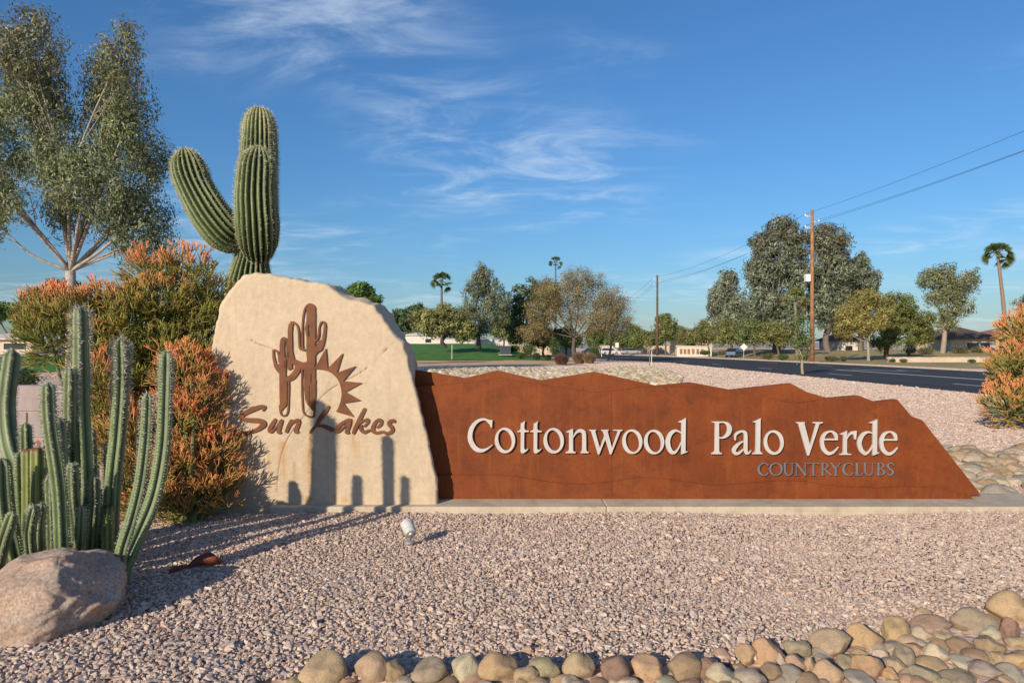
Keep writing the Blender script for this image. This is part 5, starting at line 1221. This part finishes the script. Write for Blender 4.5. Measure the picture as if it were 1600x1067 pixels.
for px, py, rx, ry, Y, lb_ in ((1078, 528, 20, 14, 128, 'leftmost of the low olive trees lining the far roadside'), (1104, 520, 22, 18, 122, 'second low olive tree from the left along the far roadside'), (1140, 520, 24, 18, 112, 'third low olive tree from the left along the far roadside'),
                               (1176, 519, 24, 20, 106, 'fourth low olive tree from the left along the far roadside'), (1212, 522, 24, 19, 104, 'low olive tree next to the short yellowish palm')):
    tree('palo_verde_tree', lb_, 'tree', gnd(px + 4, Y), L2([(px - rx * .4, py, rx * .7, ry), (px + rx * .4, py + 2, rx * .7, ry * .9), (px, py - ry * .4, rx * .6, ry * .7)], Y), 100, 55, .34, random.choice([PV, [(.115, .13, .05), (.09, .11, .04)], PV]), .6, .16, (.12, .10, .07), .15, .35, 'low trees along the far roadside')
tree('palo_verde_tree', 'yellow green palo verde tree right of the utility pole', 'tree', gnd(1357, 82), L2([(1328, 495, 26, 26), (1352, 472, 28, 22), (1380, 492, 22, 26), (1350, 505, 34, 20), (1318, 515, 18, 16)], 82), 260, 62, .26, [(.18, .155, .05), (.14, .13, .042), (.215, .18, .06)], .5, .16, (.30, .27, .20), .15, .35, joint=np.array(tuple(W(1356, 535, 82))))
tree('mesquite_tree', 'darker green tree with low spreading crown beside the yellow one', 'tree', gnd(1386, 88), L2([(1400, 480, 30, 22), (1425, 502, 28, 24), (1396, 510, 28, 22), (1445, 520, 16, 18), (1380, 535, 24, 12)], 88), 230, 60, .28, [(.105, .115, .03), (.075, .09, .025), (.14, .135, .04)], .52, .3, (.05, .04, .035), .15, .35, joint=np.array(tuple(W(1388, 538, 88))))
tree('eucalyptus_tree', 'open crowned eucalyptus tree left of the slender palm', 'tree', gnd(1472, 108), L2([(1455, 435, 20, 18), (1478, 430, 18, 18), (1500, 448, 22, 22), (1522, 432, 13, 12), (1475, 462, 26, 22), (1500, 478, 20, 18), (1478, 498, 20, 18)], 108), 190, 50, .4, [(.135, .145, .075), (.105, .12, .06), (.17, .17, .09)], .62, .36, (.30, .24, .19), .5, .32, joint=np.array(tuple(W(1477, 500, 108))))
tree('mesquite_tree', 'brownish tree half cut off by the right edge behind the shrub', 'tree', gnd(1612, 92), L2([(1605, 480, 24, 18), (1625, 470, 30, 24)], 92), 90, 50, .3, BROWN, .5, .25)
tree('young_tree', 'young staked tree with thin crown in the gravel before the road', 'tree', gnd(1254, 41), L2([(1250, 505, 10, 22), (1258, 530, 13, 18), (1245, 535, 9, 14), (1254, 555, 9, 8)], 41), 70, 26, .13, [(.075, .105, .03), (.055, .08, .025), (.10, .12, .04)], .26, .075, (.33, .26, .18), .2, .35, limbs_per=8)
tree('leafless_sapling', 'bare thin sapling tied to a stake before the steel sign', 'tree', gnd(1015, 58), L2([(1014, 540, 7, 9), (1016, 528, 5, 8)], 58), 14, 8, .10, BROWN, .2, .04, (.22, .17, .12), .1, .3, twigs=3, limbs_per=8)
for px, Y, hpx, r, c, m_, lb_ in ((1018, 58, 24, .035, 'post', 'pale_wall', 'short pale stake beside the bare sapling'), (706, 88, 24, .035, 'post', 'white_paint', 'thin white stake at the edge of the golf green'), (940, 118, 13, .06, 'post', 'white_paint', 'pale marker post at the near kerb of the road bend')):
    b = Vector(gnd(px, Y, .02)); g = Geo(); g.tube([b, b + Vector((.02, 0, hpx * Y / F * .9)), b + Vector((.02, 0, hpx * Y / F))], [r, r, r * .6], 8)
    tag(obj('marker_stake', g.mesh('marker_stake'), M[m_], None, tuple(b)), lb_, c)

# ---- shrubs, clipped bushes, grasses
def shrub(label, px, Y, wpx, hpx, cols, z=0.0, n=1500, name='round_shrub', size=None, group=None):
    k = Y / F; b = Vector(gnd(px, Y, z)); r = (wpx * k / 2, wpx * k / 2, hpx * k / 2)
    c = (b.x, b.y, z + r[2]); lobes = [(c, r)] + [((c[0] + random.uniform(-.4, .4) * r[0], c[1] + random.uniform(-.4, .4) * r[1], c[2] + random.uniform(-.2, .25) * r[2]), (r[0] * .6, r[1] * .6, r[2] * .75)) for _ in range(4)]
    return leaf_ball(name, label, 'shrub', b, lobes, n, size or max(.08, 2.2 * k), cols, group)
LG = [(.075, .125, .03), (.055, .10, .025), (.10, .15, .04)]
for a in ((803, 100, 18, 12, 'clipped green bush next to the dark cabinet', .9), (814, 92, 14, 10, 'low clipped bush right of the dark cabinet', .1), (838, 84, 15, 12, 'dark ball shaped bush left of the purple grass', .05), (856, 80, 13, 10, 'grey green bush close to the purple grass', .05),
          (866, 96, 26, 34, 'tall green bush in front of the brownish mesquite', .2), (930, 92, 24, 30, 'green bush at the foot of the pale mesquite', .05), (822, 104, 40, 20, 'bright green hedge below the broad dark tree', .4)):
    shrub(a[4], a[0], a[1], a[2], a[3], LG if a[0] not in (838, 856) else [(.06, .075, .035), (.09, .10, .06)], a[5])
far_sh = sorted(((1100, 108, 20, 8), (1128, 104, 14, 8), (1200, 88, 30, 11), (1222, 84, 20, 9), (1300, 78, 22, 9), (1317, 76, 14, 10), (1392, 74, 14, 6), (1412, 72, 12, 6), (1445, 76, 12, 5), (1518, 70, 12, 6), (1498, 108, 30, 16), (1525, 110, 26, 14), (1448, 104, 30, 14), (1420, 100, 24, 18)))
for i, (px, Y, w, h) in enumerate(far_sh):
    shrub(f"{ORD[i]} low shrub from the left on the far side of the road", px, Y, w, h, LG if i % 3 == 0 else [(.14, .14, .06), (.10, .11, .05), (.18, .16, .08)], .02 if Y < 100 else .4, 900, group='low shrubs beyond the road')
shrub('dark green hedge at the left edge below the low house', 40, 24, 60, 40, [(.045, .08, .02), (.06, .10, .03)], 0, 3000)
def grass_clump(label, px, Y, wpx, hpx, cols):
    k = Y / F; b = np.array(gnd(px, Y)); V = []; T = []; col = []
    for _ in range(900):
        a = rng.uniform(0, 6.28); q = rng.random() ** .5; sp = wpx * k * .5; h = hpx * k * rng.uniform(.6, 1.05)
        p = b + np.array([math.cos(a), math.sin(a), 0]) * q * sp * .45; e = b + np.array([math.cos(a) * sp * q * rng.uniform(.8, 1.2), math.sin(a) * sp * q, h * (1 - .35 * q * q)]); w = np.array([.02, .0, 0]) * (1 + k)
        m_ = (p + e) / 2 + np.array([0, 0, h * .12]); n0 = len(V); V += [p - w, p + w, m_ + w * .8, e, m_ - w * .8]; T += [(n0, n0 + 1, n0 + 2), (n0, n0 + 2, n0 + 4), (n0 + 4, n0 + 2, n0 + 3)]; cc = np.array(cols[rng.integers(0, len(cols))]) * rng.uniform(.7, 1.3); col += [cc] * 5
    tag(obj('grass_clump', mesh_np('grass_clump', V, np.array(T), False, np.array(col)), M['leaf'], None, tuple(b)), label, 'ornamental grass')
grass_clump('dark maroon fountain grass clump beyond the sign', 877, 64, 29, 19, [(.14, .06, .045), (.10, .045, .035), (.17, .09, .06)])
grass_clump('brownish fountain grass clump, middle of the three', 905, 68, 26, 21, [(.20, .12, .08), (.15, .09, .06)])
grass_clump('straw brown fountain grass clump, rightmost of the three', 921, 67, 24, 19, [(.24, .16, .09), (.17, .11, .065)])

# ---- utility poles and wires
def upole(label, px, Y, ptop, r, mat):
    b = Vector(gnd(px, Y)); t = W(px, ptop, Y); root = empty('utility_pole', tuple(b), label, 'utility pole', 'utility poles along the road')
    g = Geo(); g.tube([b, b.lerp(t, .5), t], [r * 1.25, r, r * .8], 14); obj('pole', g.mesh('pole', True), mat, root)
    H_ = t.z - b.z; att = []
    for k, s_ in ((.955, -1), (.918, 1), (.880, -1)):
        p = b.lerp(t, k); q = p + Vector((s_ * .7, 0, .05)); g = Geo(); g.tube([p, q], [.05, .04], 8); obj('arm', g.mesh('arm', True), M['white_paint'], root)
        g = Geo(); g.tube([q + Vector((0, 0, -.02)), q + Vector((0, 0, .10)), q + Vector((0, 0, .22))], [.07, .09, .05], 10); obj('insulator', g.mesh('insulator', True), M['white_paint'], root); att.append(q + Vector((0, 0, .22)))
    if Y < 100:
        p = b.lerp(t, .55); g = Geo(); g.box((p.x - .75, p.y - .3, p.z - .3), (p.x - .28, p.y + .2, p.z + .45)); obj('junction_box', g.mesh('junction_box'), M['white_paint'], root)
        for k in np.linspace(.18, .52, 9):
            p = b.lerp(t, k); g = Geo(); g.tube([p + Vector((.05, 0, 0)), p + Vector((.38, 0, 0))], .022, 5); obj('step_peg', g.mesh('step_peg'), M['metal'], root)
    return att, b.lerp(t, .62)
a0, c0 = upole('nearest wooden utility pole with a pale box, beyond the road', 1269, 71, 328, .19, M['wood_pole'])
a1, c1 = upole('farther dark utility pole left of the eucalyptus grove', 1027, 136, 430, .22, M['wood_pole_grey'])
a3, c3 = upole('thin distant utility pole behind the bare mesquite', 942, 205, 492, .2, M['wood_pole_grey'])
def wire(a, b, sag, label, r=.013):
    P = [a.lerp(b, t) - Vector((0, 0, 4 * sag * t * (1 - t))) for t in np.linspace(0, 1, 40)]
    g = Geo(); g.tube(P, r, 5); tag(obj('power_line', g.mesh('power_line', True), M['wire'], None, tuple(a)), label, 'power line', 'power lines')
off = [Vector((31.6 - .7, 2, 15.4)), Vector((31.6 + .7, 2, 14.7)), Vector((31.6 - .7, 2, 14.2))]
lv = ['top', 'middle', 'lower']
# the next pole of the line stands beside the road, right of the photo
b = Vector((31.6, 2, 0)); root = empty('utility_pole', tuple(b), 'wooden utility pole beside the road just outside the right edge', 'utility pole', 'utility poles along the road')
g = Geo(); g.tube([b, b + Vector((0, 0, 8)), b + Vector((0, 0, 15.8))], [.24, .19, .15], 14); obj('pole', g.mesh('pole', True), M['wood_pole'], root)
for q in off:
    g = Geo(); g.tube([Vector((b.x, b.y, q.z - .25)), Vector((q.x, q.y, q.z - .2))], [.06, .05], 8); obj('arm', g.mesh('arm', True), M['white_paint'], root)
    g = Geo(); g.tube([q - Vector((0, 0, .24)), q - Vector((0, 0, .1)), q], [.07, .09, .05], 10); obj('insulator', g.mesh('insulator', True), M['white_paint'], root)
for k in range(3):
    wire(a0[k], off[k], .9, f"{lv[k]} power line running from the nearest pole off to the right")
    wire(a1[k], a0[k], 1.0, f"{lv[k]} power line between the nearest and the farther pole", .016)
    wire(a3[k], a1[k], .9, f"{lv[k]} power line between the two distant poles", .018)

# ---- buildings and walls far behind
def house(label, x0, x1, y0, depth, hw, hr, wall, roof, wins, z=0.0, over=.6, doors=()):
    root = empty('house', ((x0 + x1) / 2, y0 + depth / 2, z), label, 'house')
    g = Geo(); g.box((x0, y0, z), (x1, y0 + depth, z + hw)); obj('wall', g.mesh('wall'), wall, root)
    a, b_, c, d = x0 - over, x1 + over, y0 - over, y0 + depth + over; zz = z + hw + .004; in_ = min((b_ - a), (d - c)) * .46
    V = [(a, c, zz), (b_, c, zz), (b_, d, zz), (a, d, zz), (a, c, zz + .18), (b_, c, zz + .18), (b_, d, zz + .18), (a, d, zz + .18), (a + in_, (c + d) / 2, zz + hr), (b_ - in_, (c + d) / 2, zz + hr)]
    me = mesh_np('roof', V, [np.array([(0, 1, 5, 4), (1, 2, 6, 5), (2, 3, 7, 6), (3, 0, 4, 7), (4, 5, 9, 8), (6, 7, 8, 9), (0, 3, 2, 1)]), np.array([(5, 6, 9), (7, 4, 8)])])
    obj('roof', me, roof, root)
    for (wx, wz, ww, wh) in wins:
        g = Geo(); g.box((wx, y0 - .05, z + wz), (wx + ww, y0 - .004, z + wz + wh)); f = obj('window', g.mesh('window'), M['white_paint'], root)
        g = Geo(); g.box((wx + .08, y0 - .07, z + wz + .08), (wx + ww - .08, y0 - .052, z + wz + wh - .08)); obj('pane', g.mesh('pane'), M['dark_glass'], f)
    return root
X = lambda px, Y: (px - 800) * Y / F
house('brown roofed house beyond the road at the right', X(1486, 128), X(1556, 128), 128, 12, 2.6, 2.6, M['beige_wall'], M['roof_dark'], [(X(1510, 128), .6, 2.4, 1.4), (X(1532, 128), .6, 1.8, 1.4)], .6, 1.0)
house('red roofed house partly hidden by the shrub at the right edge', X(1552, 136), X(1640, 136), 136, 12, 2.6, 2.2, M['beige_wall'], M['roof_red'], [(X(1560, 136), .6, 2, 1.3)], .8, .8)
house('low pale roofed house far back at the left edge', X(-60, 112), X(50, 112), 112, 14, 2.4, 1.4, M['beige_wall'], M['roof_pale'], [(X(5, 112), .7, 2.2, 1.2), (X(25, 112), .7, 1.8, 1.2)], .5, .9)
house('pale flat looking house behind the golf green beside the stone', X(632, 165), X(690, 165), 165, 10, 2.6, 1.2, M['pale_wall'], M['roof_pale'], [(X(664, 165), .8, 1.6, 1.1)], 1.9, .4)
house('cream house behind the low roadside trees near the far pole', X(1062, 150), X(1112, 150), 150, 10, 3.4, 1.8, M['beige_wall'], M['roof_dark'], [(X(1075, 150), .9, 1.8, 1.4), (X(1093, 150), .9, 1.8, 1.4)], 0, .6)
house('grey roofed house hidden among the trees left of the palo verde', X(1312, 120), X(1350, 120), 120, 8, 2.8, 1.6, M['pale_wall'], M['roof_dark'], [(X(1320, 120), .8, 1.4, 1.2)], 0, .6)
def wall_run(label, x0, x1, y, z, h, mat, n, th=.22):
    root = empty('garden_wall', ((x0 + x1) / 2, y, z), label, 'wall')
    for i in range(n):
        a, b_ = x0 + (x1 - x0) * i / n, x0 + (x1 - x0) * (i + 1) / n; g = Geo(); g.box((a + .01, y, z), (b_ - .01, y + th, z + h)); obj('panel', g.mesh('panel'), mat, root)
        g = Geo(); g.box((a - .03, y - .08, z), (a + .35, y + th + .06, z + h + .08)); obj('pillar', g.mesh('pillar'), mat, root)
    g = Geo(); g.box((x0 - .05, y - .05, z + h + .003), (x1 + .05, y + th + .05, z + h + .07)); obj('coping', g.mesh('coping'), mat, root)
wall_run('long pale garden wall behind the golf green', X(690, 158), X(812, 158), 158, 2.0, 1.5, M['pale_wall'], 6)
wall_run('beige garden wall behind the clipped bushes', X(800, 128), X(900, 128), 128, .2, 1.9, M['beige_wall'], 5)
wall_run('long beige garden wall behind the parked cars', X(925, 170), X(1060, 170), 170, 0, 2.0, M['beige_wall'], 6)
wall_run('low beige retaining wall along the verge at the right', X(1388, 74), X(1548, 74), 74, 0, .5, M['beige_wall'], 7)
# low entrance wall with brown-red plaques
ew = empty('entrance_wall', gnd(1084, 122), 'low cream entrance wall with small reddish plaques beside the road', 'wall')
g = Geo(); g.box((X(1058, 122), 122, 0), (X(1112, 122), 122.5, 1.75)); obj('wall_panel', g.mesh('wall_panel'), M['pale_wall'], ew)
g = Geo(); g.box((X(1056, 122), 121.9, 1.754), (X(1114, 122), 122.6, 1.9)); obj('coping', g.mesh('coping'), M['pale_wall'], ew)
for px in (1064, 1070, 1076, 1083, 1090, 1097):
    g = Geo(); g.box((X(px, 122) - .22, 121.93, .45), (X(px, 122) + .22, 121.995, 1.35)); obj('plaque', g.mesh('plaque'), M['wood_pole'], ew)
# dark cabinet by the clipped bushes
cb = empty('utility_cabinet', gnd(790, 98, .8), 'dark blue grey cabinet between clipped bushes by the golf green', 'cabinet'); k = 98 / F
dk = plain("dark_cabinet", (.045, .06, .075), .5, 0, .2, 3)
g = Geo(); g.box((X(781, 98), 98, .6), (X(798, 98), 99.2, .6 + 11 * k)); obj('body', g.mesh('body'), dk, cb)
g = Geo(); g.box((X(780, 98), 97.9, .6 + 11 * k + .004), (X(799, 98), 99.3, .6 + 13.5 * k)); obj('lid', g.mesh('lid'), dk, cb)
g = Geo(); g.box((X(779, 98), 97.7, .5), (X(800, 98), 99.4, .596)); obj('foot', g.mesh('foot'), M['concrete'], cb)
# small roadside sign
rs = empty('road_sign', gnd(964, 140), 'small white rectangular road sign beyond the parked cars', 'road sign')
g = Geo(); g.tube([Vector(gnd(964, 140)), Vector(gnd(964, 140, 2.6))], .05, 8); obj('post', g.mesh('post'), M['metal'], rs)
g = Geo(); g.box((X(964, 140) - .35, 139.90, 1.6), (X(964, 140) + .35, 139.93, 2.6)); obj('panel', g.mesh('panel'), M['white_paint'], rs)
rs = empty('road_sign', gnd(1162, 100), 'white diamond road sign on a thin post beyond the road', 'road sign')
g = Geo(); g.tube([Vector(gnd(1162, 100)), Vector(gnd(1162, 100, 2.2))], .04, 8); obj('post', g.mesh('post'), M['metal'], rs)
g = Geo(); g.box((X(1162, 100) - .38, 99.9, 1.3), (X(1162, 100) + .38, 99.93, 2.06), (0, R(45), 0)); obj('panel', g.mesh('panel'), M['white_paint'], rs)

# ---- parked and passing cars
def car(label, x, y, rz, col, z=.02):
    root = empty('parked_car', (x, y, z), label, 'car', 'cars far down the road'); root.rotation_euler = (0, 0, rz)
    ORI[root.name] = Vector((0, 0, 0)); paint = plain("car_paint", col, .3, .1, .04, 3, 0, 40, .5)
    def extr(prof, hw, inset=0):
        n = len(prof); V = [(px_, -hw, pz) for px_, pz in prof] + [(px_, hw, pz) for px_, pz in prof]
        if inset: V = [(a, b_ * (1 - inset * max(0, (c - .85) / .55)), c) for a, b_, c in V]
        tri = np.array(tessellate_polygon([[Vector((a, b_, 0)) for a, b_ in prof]])); Q = np.array([(i, (i + 1) % n, (i + 1) % n + n, i + n) for i in range(n)])
        me = mesh_np('p', V, [Q, np.vstack([tri, tri + n])]); bm = bmesh.new(); bm.from_mesh(me); bmesh.ops.recalc_face_normals(bm, faces=bm.faces); bm.to_mesh(me); bm.free(); return me
    body = [(-2.2, .35), (-2.25, .6), (-2.15, .88), (-1.6, .95), (1.0, .95), (2.0, .82), (2.22, .62), (2.2, .35), (1.75, .28), (-1.75, .28)]
    obj('body', extr(body, .88), paint, root)
    obj('cabin', extr([(-1.75, .93), (-1.25, 1.40), (-.9, 1.47), (.1, 1.47), (.45, 1.38), (1.1, .93)], .82, .18), M['dark_glass'], root)
    obj('roof', extr([(-1.15, 1.42), (-.9, 1.49), (.1, 1.49), (.38, 1.42)], .70), paint, root)
    for wx in (-1.35, 1.35):
        for s_ in (-1, 1):
            g = Geo(); g.tube([(wx, s_ * .68, .32), (wx, s_ * .90, .32)], .32, 18); w = obj('wheel', g.mesh('wheel'), M['rubber'], root)
            g = Geo(); g.tube([(wx, s_ * .89, .32), (wx, s_ * .915, .32)], .2, 14); obj('rim', g.mesh('rim'), M['metal'], w)
    for s_ in (-1, 1):
        g = Geo(); g.box((2.14, s_ * .62 - .17, .62), (2.245, s_ * .62 + .17, .76)); obj('headlight', g.mesh('headlight'), M['white_paint'], root)
        g = Geo(); g.box((-2.262, s_ * .66 - .14, .66), (-2.17, s_ * .66 + .14, .82)); obj('taillight', g.mesh('taillight'), M['roof_red'], root)
car('white car far down the road below the pale mesquite', X(952, 150), 150, R(15), (.70, .70, .69))
car('silver car right of the white one far down the road', X(985, 156), 156, R(20), (.42, .43, .44))
car('dark car half hidden behind the purple grass', X(925, 158), 158, R(8), (.05, .055, .07))
car('blue car parked beyond the road by the entrance wall', X(1147, 112), 112, R(55), (.10, .17, .30))

# ---- block planter wall and flowers behind the columnar cactus
bw = empty('block_wall', (-5.4, 7.6, 0), 'low grey block wall behind the columnar cactus at left', 'wall')
bm_ = {}
for r_ in range(4):
    x = -8.2 - (.2 if r_ % 2 else 0)
    while x < -4.1:
        key = 'b'; z0 = r_ * .295
        o = chamfer_box('block', (x + .004, 7.6 + random.uniform(-.004, .004), z0 + .004), (x + .396, 7.82, z0 + .291), M['block'], bw, .008, seg=1); x += .4
    g = Geo(); g.box((-8.3, 7.612, r_ * .295 - .002), (-4.05, 7.80, r_ * .295 + .293)); 
g = Geo(); g.box((-8.3, 7.615, 0), (-4.0, 7.80, 1.17)); obj('mortar', g.mesh('mortar'), M['concrete'], bw)
fl = empty('flowering_plant', tuple(W(48, 700, 7.2) * 1.0), 'small plant with red and white flowers behind the cut cactus stems', 'flower'); fb = np.array(tuple(W(48, 700, 7.2)))
fb_g = np.array([fb[0], fb[1], 0.0]); g = Geo()
for _ in range(16):
    e = fb + rng.normal(size=3) * np.array([.11, .06, .05]); g.tube([fb_g + rng.normal(size=3) * np.array([.05, .05, 0]), (fb_g + e) / 2 + rng.normal(size=3) * .02, e], [.006, .005, .003], 4, (.06, .10, .03), cap=False)
obj('stems', g.mesh('stems', True, True), M['bark'], fl)
Pp = np.column_stack([rng.normal(fb[0], .10, 700), rng.normal(fb[1], .07, 700), rng.uniform(.1, fb[2], 700)]); obj('foliage', leaves(Pp, .05, [(.06, .11, .03), (.05, .09, .025)]), M['leaf'], fl)
Pp = fb + rng.normal(size=(120, 3)) * np.array([.12, .06, .035]); obj('petals', leaves(Pp, .045, [(.55, .03, .05), (.60, .04, .08), (.75, .70, .68)], 0, .9), M['leaf'], fl)
